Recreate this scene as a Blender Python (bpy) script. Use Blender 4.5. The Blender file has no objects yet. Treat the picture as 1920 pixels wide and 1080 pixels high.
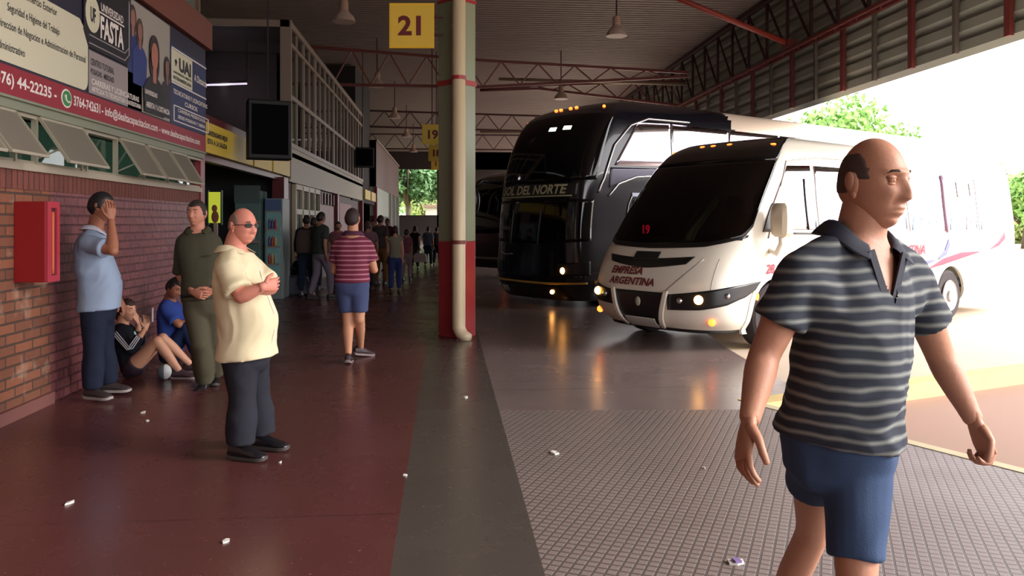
import bpy, bmesh, math, random
from mathutils import Vector as V, Matrix, noise
# ---------------------------------------------------------------- camera, light, exposure
S = bpy.context.scene
COL = S.collection
F = 1500.0; HC = 1.55; ANG = math.radians(4.65); CA = math.cos(ANG); SA = math.sin(ANG); HY = 418.0
cam_data = bpy.data.cameras.new('camera'); cam = bpy.data.objects.new('camera', cam_data); COL.objects.link(cam)
cam_data.sensor_width = 36.0; cam_data.lens = F / 1920 * 36.0
cam_data.shift_y = -(540 - HY) / 1920.0
cam_data.clip_start = 0.05; cam_data.clip_end = 500
cam.location = (0, 0, HC); cam.rotation_euler = (math.pi / 2, 0, -ANG)
S.camera = cam
w = bpy.data.worlds.new('overcast_sky'); S.world = w; w.use_nodes = True
bg = w.node_tree.nodes['Background']; bg.inputs[0].default_value = (1.0, 0.97, 0.99, 1); bg.inputs[1].default_value = 4.6
sd = bpy.data.lights.new('sun', 'SUN'); sd.energy = 8.0; sd.angle = math.radians(30); sd.color = (1, .955, .92)
sun = bpy.data.objects.new('sun', sd); COL.objects.link(sun)
sun.rotation_euler = V((-.80, .22, -.46)).to_track_quat('-Z', 'Y').to_euler()
S.view_settings.view_transform = 'Standard'; S.view_settings.look = 'None'
S.view_settings.gamma = 1; S.view_settings.use_curve_mapping = False
S.view_settings.exposure = 0.0
random.seed(7)
PI = math.pi

# ---------------------------------------------------------------- geometry of the view
def P(px, py, d):
    xc = (px - 960) / F * d
    return V((xc * CA + d * SA, -xc * SA + d * CA, HC - (py - HY) / F * d))
def G(px, py, z=0.0):
    return P(px, py, F * (HC - z) / (py - HY))
def camdir(x, y, z=0):
    return V((x * CA + y * SA, -x * SA + y * CA, z))
def YW(px, X=-3.4):
    a = math.atan((px - 960) / F) + ANG
    return X / math.tan(a)

# ---------------------------------------------------------------- materials
def srgb(c):
    f = lambda u: u / 12.92 if u <= .04045 else ((u + .055) / 1.055) ** 2.4
    return tuple(f(x / 255.0) for x in c) + (1,)
_M = {}
def mat(name, col, rough=.6, metal=0, emit=0, emitcol=None, spec=.5, noise_amt=0, noise_scale=8, bump=0, bump_scale=60, alpha=None, sss=0, trans=0, coat=0):
    if name in _M: return _M[name]
    m = bpy.data.materials.new(name); m.use_nodes = True; _M[name] = m
    nt = m.node_tree; b = nt.nodes['Principled BSDF']
    b.inputs['Base Color'].default_value = srgb(col); b.inputs['Roughness'].default_value = rough
    b.inputs['Metallic'].default_value = metal; b.inputs['Specular IOR Level'].default_value = spec
    if sss:
        b.inputs['Subsurface Weight'].default_value = sss; b.inputs['Subsurface Radius'].default_value = (.02, .008, .004)
    if coat: b.inputs['Coat Weight'].default_value = coat
    if trans: b.inputs['Transmission Weight'].default_value = trans
    if emit:
        b.inputs['Emission Color'].default_value = srgb(emitcol or col); b.inputs['Emission Strength'].default_value = emit
    if noise_amt or bump:
        tc = nt.nodes.new('ShaderNodeTexCoord')
    if noise_amt:
        n = nt.nodes.new('ShaderNodeTexNoise'); n.inputs['Scale'].default_value = noise_scale; n.inputs['Detail'].default_value = 5
        nt.links.new(tc.outputs['Object'], n.inputs['Vector'])
        mx = nt.nodes.new('ShaderNodeMix'); mx.data_type = 'RGBA'
        c = srgb(col); a = noise_amt
        mx.inputs[6].default_value = tuple(max(0, x * (1 - a)) for x in c[:3]) + (1,)
        mx.inputs[7].default_value = tuple(min(1, x * (1 + a)) for x in c[:3]) + (1,)
        nt.links.new(n.outputs['Fac'], mx.inputs[0]); nt.links.new(mx.outputs[2], b.inputs['Base Color'])
    if bump:
        n2 = nt.nodes.new('ShaderNodeTexNoise'); n2.inputs['Scale'].default_value = bump_scale; n2.inputs['Detail'].default_value = 4
        nt.links.new(tc.outputs['Object'], n2.inputs['Vector'])
        bp = nt.nodes.new('ShaderNodeBump'); bp.inputs['Strength'].default_value = bump; bp.inputs['Distance'].default_value = .02
        nt.links.new(n2.outputs['Fac'], bp.inputs['Height']); nt.links.new(bp.outputs[0], b.inputs['Normal'])
    return m

def brick_mat(name, c1, c2, mortar, rough, white=0.0, scale=1.0, rowh=.085, bw=.27, vertical=False, bumpd=.02):
    m = bpy.data.materials.new(name); m.use_nodes = True; nt = m.node_tree; b = nt.nodes['Principled BSDF']
    tc = nt.nodes.new('ShaderNodeTexCoord'); sp = nt.nodes.new('ShaderNodeSeparateXYZ'); cb = nt.nodes.new('ShaderNodeCombineXYZ')
    nt.links.new(tc.outputs['Object'], sp.inputs[0])
    nt.links.new(sp.outputs[1], cb.inputs[1 if vertical else 0]); nt.links.new(sp.outputs[2], cb.inputs[0 if vertical else 1])
    br = nt.nodes.new('ShaderNodeTexBrick'); nt.links.new(cb.outputs[0], br.inputs['Vector'])
    br.inputs['Scale'].default_value = 1; br.inputs['Brick Width'].default_value = bw; br.inputs['Row Height'].default_value = rowh
    br.inputs['Mortar Size'].default_value = .009; br.inputs['Mortar Smooth'].default_value = .35; br.inputs['Bias'].default_value = 0
    br.inputs['Color1'].default_value = srgb(c1); br.inputs['Color2'].default_value = srgb(c2); br.inputs['Mortar'].default_value = srgb(mortar)
    n = nt.nodes.new('ShaderNodeTexNoise'); n.inputs['Scale'].default_value = 4.5; n.inputs['Detail'].default_value = 6
    nt.links.new(tc.outputs['Object'], n.inputs['Vector'])
    rp = nt.nodes.new('ShaderNodeValToRGB'); rp.color_ramp.elements[0].position = .56; rp.color_ramp.elements[1].position = .72
    nt.links.new(n.outputs['Fac'], rp.inputs[0])
    ml = nt.nodes.new('ShaderNodeMath'); ml.operation = 'MULTIPLY'; ml.inputs[1].default_value = white
    nt.links.new(rp.outputs[0], ml.inputs[0])
    mx = nt.nodes.new('ShaderNodeMix'); mx.data_type = 'RGBA'; mx.inputs[7].default_value = srgb((178, 150, 130))
    nt.links.new(ml.outputs[0], mx.inputs[0]); nt.links.new(br.outputs['Color'], mx.inputs[6]); nt.links.new(mx.outputs[2], b.inputs['Base Color'])
    bp = nt.nodes.new('ShaderNodeBump'); bp.invert = True; bp.inputs['Strength'].default_value = .8; bp.inputs['Distance'].default_value = bumpd
    nt.links.new(br.outputs['Fac'], bp.inputs['Height'])
    n3 = nt.nodes.new('ShaderNodeTexNoise'); n3.inputs['Scale'].default_value = 16; nt.links.new(tc.outputs['Object'], n3.inputs['Vector'])
    bp2 = nt.nodes.new('ShaderNodeBump'); bp2.inputs['Strength'].default_value = .5; bp2.inputs['Distance'].default_value = .02
    nt.links.new(n3.outputs['Fac'], bp2.inputs['Height']); nt.links.new(bp.outputs[0], bp2.inputs['Normal']); nt.links.new(bp2.outputs[0], b.inputs['Normal'])
    b.inputs['Roughness'].default_value = rough
    return m

def floor_mat(name, col, rough, amt=.25, grid=None, joint=None, scale=1.2):
    m = bpy.data.materials.new(name); m.use_nodes = True; nt = m.node_tree; b = nt.nodes['Principled BSDF']
    tc = nt.nodes.new('ShaderNodeTexCoord')
    n = nt.nodes.new('ShaderNodeTexNoise'); n.inputs['Scale'].default_value = scale; n.inputs['Detail'].default_value = 8; n.inputs['Roughness'].default_value = .65
    nt.links.new(tc.outputs['Object'], n.inputs['Vector'])
    mx = nt.nodes.new('ShaderNodeMix'); mx.data_type = 'RGBA'; c = srgb(col)
    mx.inputs[6].default_value = tuple(x * (1 - amt) for x in c[:3]) + (1,); mx.inputs[7].default_value = tuple(min(1, x * (1 + amt)) for x in c[:3]) + (1,)
    nt.links.new(n.outputs['Fac'], mx.inputs[0])
    out = mx.outputs[2]
    # light scuffs and specks of dirt
    n2 = nt.nodes.new('ShaderNodeTexNoise'); n2.inputs['Scale'].default_value = 26; n2.inputs['Detail'].default_value = 3
    nt.links.new(tc.outputs['Object'], n2.inputs['Vector'])
    rp = nt.nodes.new('ShaderNodeValToRGB'); rp.color_ramp.elements[0].position = .69; rp.color_ramp.elements[1].position = .76
    rp.color_ramp.elements[1].color = (.35, .35, .35, 1)
    nt.links.new(n2.outputs['Fac'], rp.inputs[0])
    m2 = nt.nodes.new('ShaderNodeMix'); m2.data_type = 'RGBA'; m2.inputs[7].default_value = srgb((150, 135, 125))
    nt.links.new(rp.outputs[0], m2.inputs[0]); nt.links.new(out, m2.inputs[6]); out = m2.outputs[2]
    r = nt.nodes.new('ShaderNodeMapRange'); r.inputs[3].default_value = rough * .7; r.inputs[4].default_value = rough * 1.4
    nt.links.new(n.outputs['Fac'], r.inputs[0]); nt.links.new(r.outputs[0], b.inputs['Roughness'])
    if grid:
        ang, sz = grid
        mp = nt.nodes.new('ShaderNodeMapping'); mp.inputs['Rotation'].default_value = (0, 0, ang); nt.links.new(tc.outputs['Object'], mp.inputs[0])
        br = nt.nodes.new('ShaderNodeTexBrick'); br.offset = 0; nt.links.new(mp.outputs[0], br.inputs['Vector']); br.inputs['Scale'].default_value = 1
        br.inputs['Brick Width'].default_value = sz; br.inputs['Row Height'].default_value = sz; br.inputs['Mortar Size'].default_value = sz * .13; br.inputs['Mortar Smooth'].default_value = .3
        m3 = nt.nodes.new('ShaderNodeMix'); m3.data_type = 'RGBA'; m3.inputs[7].default_value = tuple(x * .5 for x in c[:3]) + (1,)
        nt.links.new(br.outputs['Fac'], m3.inputs[0]); nt.links.new(out, m3.inputs[6]); out = m3.outputs[2]
        bp = nt.nodes.new('ShaderNodeBump'); bp.invert = True; bp.inputs['Strength'].default_value = .9; bp.inputs['Distance'].default_value = .008
        nt.links.new(br.outputs['Fac'], bp.inputs['Height']); nt.links.new(bp.outputs[0], b.inputs['Normal'])
    if joint:
        br = nt.nodes.new('ShaderNodeTexBrick'); br.offset = 0; nt.links.new(tc.outputs['Object'], br.inputs['Vector']); br.inputs['Scale'].default_value = 1
        br.inputs['Brick Width'].default_value = joint; br.inputs['Row Height'].default_value = joint; br.inputs['Mortar Size'].default_value = .004
        m3 = nt.nodes.new('ShaderNodeMix'); m3.data_type = 'RGBA'; m3.inputs[7].default_value = tuple(x * .4 for x in c[:3]) + (1,)
        nt.links.new(br.outputs['Fac'], m3.inputs[0]); nt.links.new(out, m3.inputs[6]); out = m3.outputs[2]
    nt.links.new(out, b.inputs['Base Color'])
    return m

def stripe_mat(name, cols, period, frac, rough=.8, dist=0.0, soft=.12, axis=2, extra=None):
    """fabric with horizontal woven stripes in the object's own coordinates; cols = (ground, stripe)"""
    m = bpy.data.materials.new(name); m.use_nodes = True; nt = m.node_tree; b = nt.nodes['Principled BSDF']; b.inputs['Roughness'].default_value = rough
    b.inputs['Specular IOR Level'].default_value = .2
    tc = nt.nodes.new('ShaderNodeTexCoord'); sp = nt.nodes.new('ShaderNodeSeparateXYZ'); nt.links.new(tc.outputs['Object'], sp.inputs[0])
    n = nt.nodes.new('ShaderNodeTexNoise'); n.inputs['Scale'].default_value = 6; nt.links.new(tc.outputs['Object'], n.inputs['Vector'])
    ad = nt.nodes.new('ShaderNodeMath'); ad.operation = 'MULTIPLY_ADD'; ad.inputs[1].default_value = dist; nt.links.new(n.outputs['Fac'], ad.inputs[0]); nt.links.new(sp.outputs[axis], ad.inputs[2])
    dv = nt.nodes.new('ShaderNodeMath'); dv.operation = 'DIVIDE'; dv.inputs[1].default_value = period; nt.links.new(ad.outputs[0], dv.inputs[0])
    fr = nt.nodes.new('ShaderNodeMath'); fr.operation = 'FRACT'; nt.links.new(dv.outputs[0], fr.inputs[0])
    pp = nt.nodes.new('ShaderNodeMath'); pp.operation = 'PINGPONG'; pp.inputs[1].default_value = .5; nt.links.new(fr.outputs[0], pp.inputs[0])
    rp = nt.nodes.new('ShaderNodeValToRGB'); e = rp.color_ramp.elements
    e[0].position = max(0, frac / 2 - soft / 2); e[0].color = srgb(cols[1]); e[1].position = frac / 2 + soft / 2; e[1].color = srgb(cols[0])
    nt.links.new(pp.outputs[0], rp.inputs[0]); nt.links.new(rp.outputs[0], b.inputs['Base Color'])
    return m

def glass_mat(name, tint, rough=.02, clear=.5):
    m = bpy.data.materials.new(name); m.use_nodes = True; nt = m.node_tree
    nt.nodes.remove(nt.nodes['Principled BSDF']); out = nt.nodes['Material Output']
    tr = nt.nodes.new('ShaderNodeBsdfTransparent'); tr.inputs[0].default_value = tuple(x * clear for x in srgb(tint)[:3]) + (1,)
    gl = nt.nodes.new('ShaderNodeBsdfGlossy'); gl.inputs['Roughness'].default_value = rough
    lw = nt.nodes.new('ShaderNodeLayerWeight'); lw.inputs[0].default_value = .5
    pw = nt.nodes.new('ShaderNodeMath'); pw.operation = 'POWER'; pw.inputs[1].default_value = 5; nt.links.new(lw.outputs['Facing'], pw.inputs[0])
    fr = nt.nodes.new('ShaderNodeMath'); fr.operation = 'MULTIPLY_ADD'; fr.inputs[1].default_value = .9; fr.inputs[2].default_value = .045; nt.links.new(pw.outputs[0], fr.inputs[0])
    mx = nt.nodes.new('ShaderNodeMixShader'); nt.links.new(fr.outputs[0], mx.inputs[0]); nt.links.new(tr.outputs[0], mx.inputs[1]); nt.links.new(gl.outputs[0], mx.inputs[2])
    nt.links.new(mx.outputs[0], out.inputs[0])
    return m

# ---------------------------------------------------------------- mesh helpers
class MB:
    def __init__(s): s.v = []; s.f = []; s.m = []
    def add(s, vs, fs, mi=0):
        o = len(s.v); s.v += [tuple(v) for v in vs]; s.f += [tuple(i + o for i in f) for f in fs]; s.m += [mi] * len(fs); return s
    def box(s, a, b, mi=0):
        x0, y0, z0 = a; x1, y1, z1 = b
        if x0 > x1: x0, x1 = x1, x0
        if y0 > y1: y0, y1 = y1, y0
        if z0 > z1: z0, z1 = z1, z0
        return s.add([(x0, y0, z0), (x1, y0, z0), (x1, y1, z0), (x0, y1, z0), (x0, y0, z1), (x1, y0, z1), (x1, y1, z1), (x0, y1, z1)],
              [(3, 2, 1, 0), (4, 5, 6, 7), (0, 1, 5, 4), (1, 2, 6, 5), (2, 3, 7, 6), (3, 0, 4, 7)], mi)
    def bar(s, a, b, w, h=None, mi=0, up=(0, 0, 1)):
        a = V(a); b = V(b); d = (b - a).normalized(); h = h or w
        u = V(up)
        if abs(d.dot(u)) > .98: u = V((1, 0, 0))
        x = d.cross(u).normalized() * w / 2; y = x.cross(d).normalized() * h / 2
        vs = [p + q for p in (a, b) for q in (-x - y, x - y, x + y, -x + y)]
        return s.add(vs, [(0, 1, 2, 3), (7, 6, 5, 4), (0, 4, 5, 1), (1, 5, 6, 2), (2, 6, 7, 3), (3, 7, 4, 0)], mi)
    def prism(s, poly, z0, z1, mi=0):
        n = len(poly); vs = [(p[0], p[1], z0) for p in poly] + [(p[0], p[1], z1) for p in poly]
        fs = [tuple(reversed(range(n))), tuple(range(n, 2 * n))] + [(i, (i + 1) % n, (i + 1) % n + n, i + n) for i in range(n)]
        return s.add(vs, fs, mi)
    def loft(s, rings, mi=0, cap=True, close=True):
        n = len(rings[0]); vs = [p for r in rings for p in r]; fs = []
        for k in range(len(rings) - 1):
            for i in range(n if close else n - 1):
                j = (i + 1) % n; fs.append((k * n + i, k * n + j, (k + 1) * n + j, (k + 1) * n + i))
        if cap: fs.append(tuple(reversed(range(n)))); fs.append(tuple(range((len(rings) - 1) * n, len(rings) * n)))
        return s.add(vs, fs, mi)
    def tube(s, pts, rad, n=12, mi=0, cap=True, flat=None):
        pts = [V(p) for p in pts]
        if not hasattr(rad, '__len__'): rad = [rad] * len(pts)
        rings = []; prev = None
        for i, p in enumerate(pts):
            d = (pts[min(i + 1, len(pts) - 1)] - pts[max(i - 1, 0)]).normalized()
            if prev is None:
                u = V((0, 0, 1)) if abs(d.z) < .9 else V((0, 1, 0)); x = d.cross(u).normalized()
            else:
                x = (prev - d * prev.dot(d)).normalized()
            prev = x; y = d.cross(x)
            rings.append([p + (x * math.cos(2 * PI * k / n) + y * math.sin(2 * PI * k / n)) * rad[i] for k in range(n)])
        return s.loft(rings, mi, cap)
    def lathe(s, c, prof, n=24, mi=0, axis='z', cap=True):
        c = V(c); rings = []
        for r, h in prof:
            ring = []
            for k in range(n):
                a = 2 * PI * k / n; q = (r * math.cos(a), r * math.sin(a), h)
                if axis == 'x': q = (q[2], q[0], q[1])
                if axis == 'y': q = (q[1], q[2], q[0])
                ring.append(c + V(q))
            rings.append(ring)
        return s.loft(rings, mi, cap)
    def ellipsoid(s, c, r, n=16, m=10, mi=0, R=None):
        c = V(c); vs = []; fs = []
        for j in range(m + 1):
            t = PI * j / m
            for k in range(n):
                a = 2 * PI * k / n; q = V((r[0] * math.sin(t) * math.cos(a), r[1] * math.sin(t) * math.sin(a), r[2] * math.cos(t)))
                if R is not None: q = R @ q
                vs.append(c + q)
        for j in range(m):
            for k in range(n):
                fs.append((j * n + k, (j + 1) * n + k, (j + 1) * n + (k + 1) % n, j * n + (k + 1) % n))
        return s.add(vs, fs, mi)
    def grid(s, rows, mi=0):
        n = len(rows[0]); vs = [p for r in rows for p in r]
        fs = [(j * n + i, j * n + i + 1, (j + 1) * n + i + 1, (j + 1) * n + i) for j in range(len(rows) - 1) for i in range(n - 1)]
        return s.add(vs, fs, mi)
    def mesh(s, name, mats, smooth=False):
        me = bpy.data.meshes.new(name); me.from_pydata(s.v, [], s.f)
        for m in (mats if isinstance(mats, (list, tuple)) else [mats]): me.materials.append(m)
        me.polygons.foreach_set('material_index', s.m)
        if smooth: me.polygons.foreach_set('use_smooth', [True] * len(s.f))
        me.update(); return me
    def build(s, name, mats, parent=None, smooth=False, fix=True, bevel=0, auto=False):
        me = s.mesh(name, mats, smooth or auto)
        if fix:
            bm = bmesh.new(); bm.from_mesh(me); bmesh.ops.remove_doubles(bm, verts=bm.verts, dist=1e-5); bmesh.ops.recalc_face_normals(bm, faces=bm.faces); bm.to_mesh(me); bm.free()
        if auto: me.set_sharp_from_angle(angle=math.radians(35))
        o = bpy.data.objects.new(name, me); COL.objects.link(o)
        if parent: o.parent = parent; o.matrix_parent_inverse = Matrix.Identity(4) if parent.get('local') else parent.matrix_basis.inverted()
        if bevel:
            b = o.modifiers.new('bevel', 'BEVEL'); b.width = bevel; b.segments = 2; b.limit_method = 'ANGLE'
        return o
def link(name, me, parent=None):
    o = bpy.data.objects.new(name, me); COL.objects.link(o)
    if parent: o.parent = parent; o.matrix_parent_inverse = Matrix.Identity(4) if parent.get('local') else parent.matrix_basis.inverted()
    return o
def tag(o, label=None, cat=None, group=None, kind=None):
    if label: o['label'] = label
    if cat: o['category'] = cat
    if group: o['group'] = group
    if kind: o['kind'] = kind
    return o
def thing(name, label, cat, loc=(0, 0, 0), rz=0, group=None, local=True):
    """Empty at a thing's base; local=True: children are modelled in the thing's own frame, else in world coordinates"""
    o = bpy.data.objects.new(name, None); COL.objects.link(o); o.location = loc; o.rotation_euler = (0, 0, rz); o.empty_display_size = .2
    if local: o['local'] = 1
    return tag(o, label, cat, group)
def struct(o): o['kind'] = 'structure'; return o
def copy_tree(o, parent=None):
    c = o.copy(); COL.objects.link(c)
    if parent: c.parent = parent
    for ch in [x for x in COL.objects if x.parent == o]: copy_tree(ch, c)
    return c
def text_mesh(txt, size, bold=0.0, sx=1.0, shear=0.0, align='LEFT', extrude=0.0):
    """verts (2-D x, y) and faces of lettering"""
    cu = bpy.data.curves.new('lettering', 'FONT'); cu.body = txt; cu.size = size; cu.offset = bold; cu.shear = shear; cu.align_x = align; cu.resolution_u = 3
    o = bpy.data.objects.new('lettering', cu); COL.objects.link(o)
    dg = bpy.context.evaluated_depsgraph_get(); dg.update(); me = bpy.data.meshes.new_from_object(o.evaluated_get(dg))
    vs = [(v.co.x * sx, v.co.y) for v in me.vertices]; fs = [tuple(p.vertices) for p in me.polygons]
    bpy.data.objects.remove(o); bpy.data.curves.remove(cu); bpy.data.meshes.remove(me)
    return vs, fs
def put_text(mb, txt, size, fn, mi=0, **k):
    vs, fs = text_mesh(txt, size, **k); mb.add([fn(x, y) for x, y in vs], fs, mi)
def evaluated(mb, voxel, smooth=3, fac=.5, mats=None, name='m', deci=None):
    me = mb.mesh(name, mats or [], False); o = bpy.data.objects.new(name, me); COL.objects.link(o)
    r = o.modifiers.new('r', 'REMESH'); r.mode = 'VOXEL'; r.voxel_size = voxel
    if smooth:
        q = o.modifiers.new('s', 'SMOOTH'); q.factor = fac; q.iterations = smooth
    dg = bpy.context.evaluated_depsgraph_get(); dg.update(); out = bpy.data.meshes.new_from_object(o.evaluated_get(dg))
    bpy.data.objects.remove(o); bpy.data.meshes.remove(me)
    return out
# ================================================================ SETTING: floors, walls, roof
M_maroon = floor_mat('polished_maroon_terrazzo', (88, 50, 48), .26, .22, joint=4.3)
M_stripe = floor_mat('polished_grey_terrazzo', (74, 67, 62), .26, .2)
M_conc = floor_mat('polished_brown_concrete', (116, 101, 98), .24, .25, joint=3.7)
M_tile = floor_mat('embossed_grey_tile', (124, 110, 105), .4, .16, grid=(math.radians(26.5), .052))
M_road = floor_mat('daylit_beige_concrete', (190, 172, 152), .8, .12, joint=3.0)  # beige concrete; part of the yard's daylight is put into this colour
M_bay = floor_mat('reddish_bay_concrete', (160, 128, 112), .75, .14)
M_yel = mat('yellow_kerb_paint', (206, 180, 120), .7, noise_amt=.2, noise_scale=3)
XS0, XS1 = -.25, .43
A0 = V((3.15, 5.52, 0)); DA = V((.434, -.9, 0)).normalized()
DB = V((.93, .367, 0)).normalized()
CR = V((2.62, 6.62, 0))
def far(p, d, t): return p + d * t
def slab(name, poly, z, m, t=.1):
    mb = MB(); mb.prism([(p[0], p[1]) for p in poly], z - t, z); return struct(mb.build(name, m))
slab('floor', [(-3.4, -9), (XS0, -9), (XS0, 73), (-3.4, 73)], 0, M_maroon)
slab('floor_stripe', [(XS0, -9), (XS1, -9), (XS1, 73), (XS0, 73)], 0, M_stripe)
slab('floor_shop', [(-9, 11.44), (-3.4, 11.44), (-3.4, 73), (-9, 73)], 0, M_maroon)
E0 = far(A0, DA, 14.5)
# embossed tile apron near the kerb, polished concrete behind it
T0 = G(905, 770); T0.x = XS1; T1 = G(1400, 768)
slab('floor_tiles', [(XS1, -9), (E0.x, -9), (E0.x, E0.y), (A0.x, A0.y), (CR.x, CR.y), (T1.x, T1.y), (XS1, T0.y)], 0, M_tile)
W0 = G(1362, 652); BUSD = V((.846, .534, 0)).normalized()
W1 = far(W0, V((-.45, .9, 0)).normalized(), 70)
slab('floor_platform', [(XS1, T0.y), (T1.x, T1.y), (CR.x, CR.y), (CR.x + .6, CR.y + .237), (W0.x, W0.y), (6.2, 30), (9.4, 73), (XS1, 73)], 0, M_conc)
F1 = far(CR, DB, 60)
slab('ground_yard', [(CR.x + .6, CR.y + .237), (F1.x, F1.y), (80, 90), (9.4, 90), (9.4, 73), (6.2, 30), (W0.x, W0.y)], 0, M_road)
slab('ground_bay', [(E0.x - .3, -9.2), (2.3, 6.8), (F1.x, F1.y + .6), (70, -9.2)], -.15, M_bay)
slab('ground_field', [(-60, -60), (120, -60), (120, 140), (-60, 140)], -.3, mat('far_ground', (150, 150, 110), .9))
k = MB()
n1 = V((DA.y, -DA.x, 0))
k.prism([(A0 + DA * 14.5).to_2d(), (A0 + DA * 14.5 - n1 * .10).to_2d(), (CR - n1 * .10).to_2d(), CR.to_2d()], -.15, .004)
struct(k.build('trim_1', mat('pale_kerb_edge', (196, 184, 150), .7, noise_amt=.15)))
k = MB(); n2 = V((DB.y, -DB.x, 0))
k.prism([(CR + n2 * .0).to_2d(), (F1 + n2 * .0).to_2d(), (F1 - n2 * .22).to_2d(), (CR - n2 * .22 ).to_2d()], -.15, .006)
struct(k.build('trim_2', M_yel))
k = MB(); ya = G(1365, 652); yb = G(1470, 658)
k.bar(ya, yb, .06, .006); struct(k.build('trim_3', M_yel))

# ---- brick building on the left
M_br_raw = brick_mat('orange_brick', (134, 82, 58), (106, 64, 48), (74, 56, 48), .75, white=.6)
M_br_pl = brick_mat('plum_painted_brick', (132, 78, 80), (112, 64, 68), (88, 50, 54), .32, white=0, bumpd=.012)
M_sold = brick_mat('soldier_course_brick', (122, 66, 54), (104, 54, 46), (66, 40, 36), .6, vertical=True, bw=.5, rowh=.085)
M_red = mat('dark_red_paint', (120, 30, 40), .35)
M_redd = mat('deep_maroon_paint', (84, 26, 32), .4)
X0 = -3.4; YE = YW(378); YC = YW(95)
b = MB(); b.box((X0 - .25, -9, 0), (X0, YC, 1.82)); struct(b.build('wall_left', M_br_raw))
b = MB(); b.box((X0 - .25, YC, 0), (X0, YE - .12, 1.82)); struct(b.build('wall_left_painted', M_br_pl))
b = MB(); b.box((X0 - .25, -9, 1.82), (X0 + .012, YE - .12, 1.97)); struct(b.build('wall_left_course', M_sold))
b = MB(); b.box((X0, -9, 0), (X0 + .035, YC, .1)); struct(b.build('baseboard_left', mat('pinkish_plinth', (120, 78, 72), .5)))
b = MB(); b.box((X0 - .25, -9, 1.97), (X0 + .05, YE - .12, 2.03)); struct(b.build('trim_sill', mat('pale_sill', (170, 160, 142), .5)))
b = MB(); b.box((X0 - .25, -9, 2.43), (X0, YE - .12, 6.0)); b.box((X0 - 6, YE - .13, 0), (X0 - .25, YE - .03, 6.0)); struct(b.build('wall_left_upper', mat('dark_brown_wall', (74, 44, 38), .7)))
b = MB(); b.box((X0 - .02, -9, 3.95), (X0 + .14, YE + .02, 4.32)); struct(b.build('trim_fascia_left', mat('brown_red_fascia', (104, 54, 44), .6)))
b = MB(); b.box((X0 - .02, -9, 2.43), (X0 + .07, YE - .1, 2.5)); b.box((X0 - .02, -9, 2.5), (X0 + .1, YE - .1, 2.52)); struct(b.build('trim_window_head', mat('grey_green_head', (122, 126, 108), .5)))
b = MB(); b.box((X0 - .22, YE - .14, 0), (X0 + .03, YE + .05, 3.95), 0); struct(b.build('pillar_left', M_red))
# room behind the high windows
M_room = mat('grey_room_wall', (140, 158, 148), .9)
for a_, c_, nm in (((X0 - 3, -9, 1.2), (X0 - 2.9, YE - .2, 3.3), 'wall_room'), ((X0 - 3, -9, 3.3), (X0 - .26, YE - .2, 3.4), 'ceiling_room'), ((X0 - 3, YE - .25, 1.2), (X0 - .26, YE - .2, 3.3), 'wall_room_end'), ((X0 - 3, -9, 1.1), (X0 - .26, YE - .2, 1.2), 'floor_room')):
    b = MB(); b.box(a_, c_); struct(b.build(nm, M_room))
M_alu = mat('weathered_aluminium', (168, 160, 142), .45, .3)
def tube_lamp(a, bb, label, strength, group=None, power=0, hang=1.05):
    t = thing('fluorescent_tube', label, 'light', local=False, group=group)
    m = MB(); m.tube([a, bb], .019, 10); m.build('glowing_tube', mat('tube_glow_%g' % strength, (235, 245, 255), emit=strength, emitcol=(225, 240, 255)), t, True)
    if power:
        ld = bpy.data.lights.new('tube_light', 'POINT'); ld.shadow_soft_size = .12; ld.energy = power; ld.color = (.92, 1, .97)
        lo = bpy.data.objects.new('tube_light', ld); COL.objects.link(lo); lo.parent = t; lo.location = (V(a) + V(bb)) / 2 - V((0, 0, .16))
    m = MB(); up = V((0, 0, .05)); m.bar(V(a) + up, V(bb) + up, .07, .05); m.bar(V(a) + V((0, 0, .1)), V(a) + V((0, 0, hang)), .012); m.bar(V(bb) + V((0, 0, .1)), V(bb) + V((0, 0, hang)), .012); m.build('fitting', mat('lamp_fitting', (150, 150, 150), .5), t)
    return t
lt = tube_lamp((X0 - 1.4, 4.2, 2.95), (X0 - 1.4, 5.4, 2.95), 'white tube light in the room behind the high strip windows', 25, power=60, hang=.33)
lt2 = tube_lamp((X0 - 1.4, 8.6, 2.95), (X0 - 1.4, 9.8, 2.95), 'second white tube light further along behind the high strip windows', 25, power=60, hang=.33)
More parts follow.
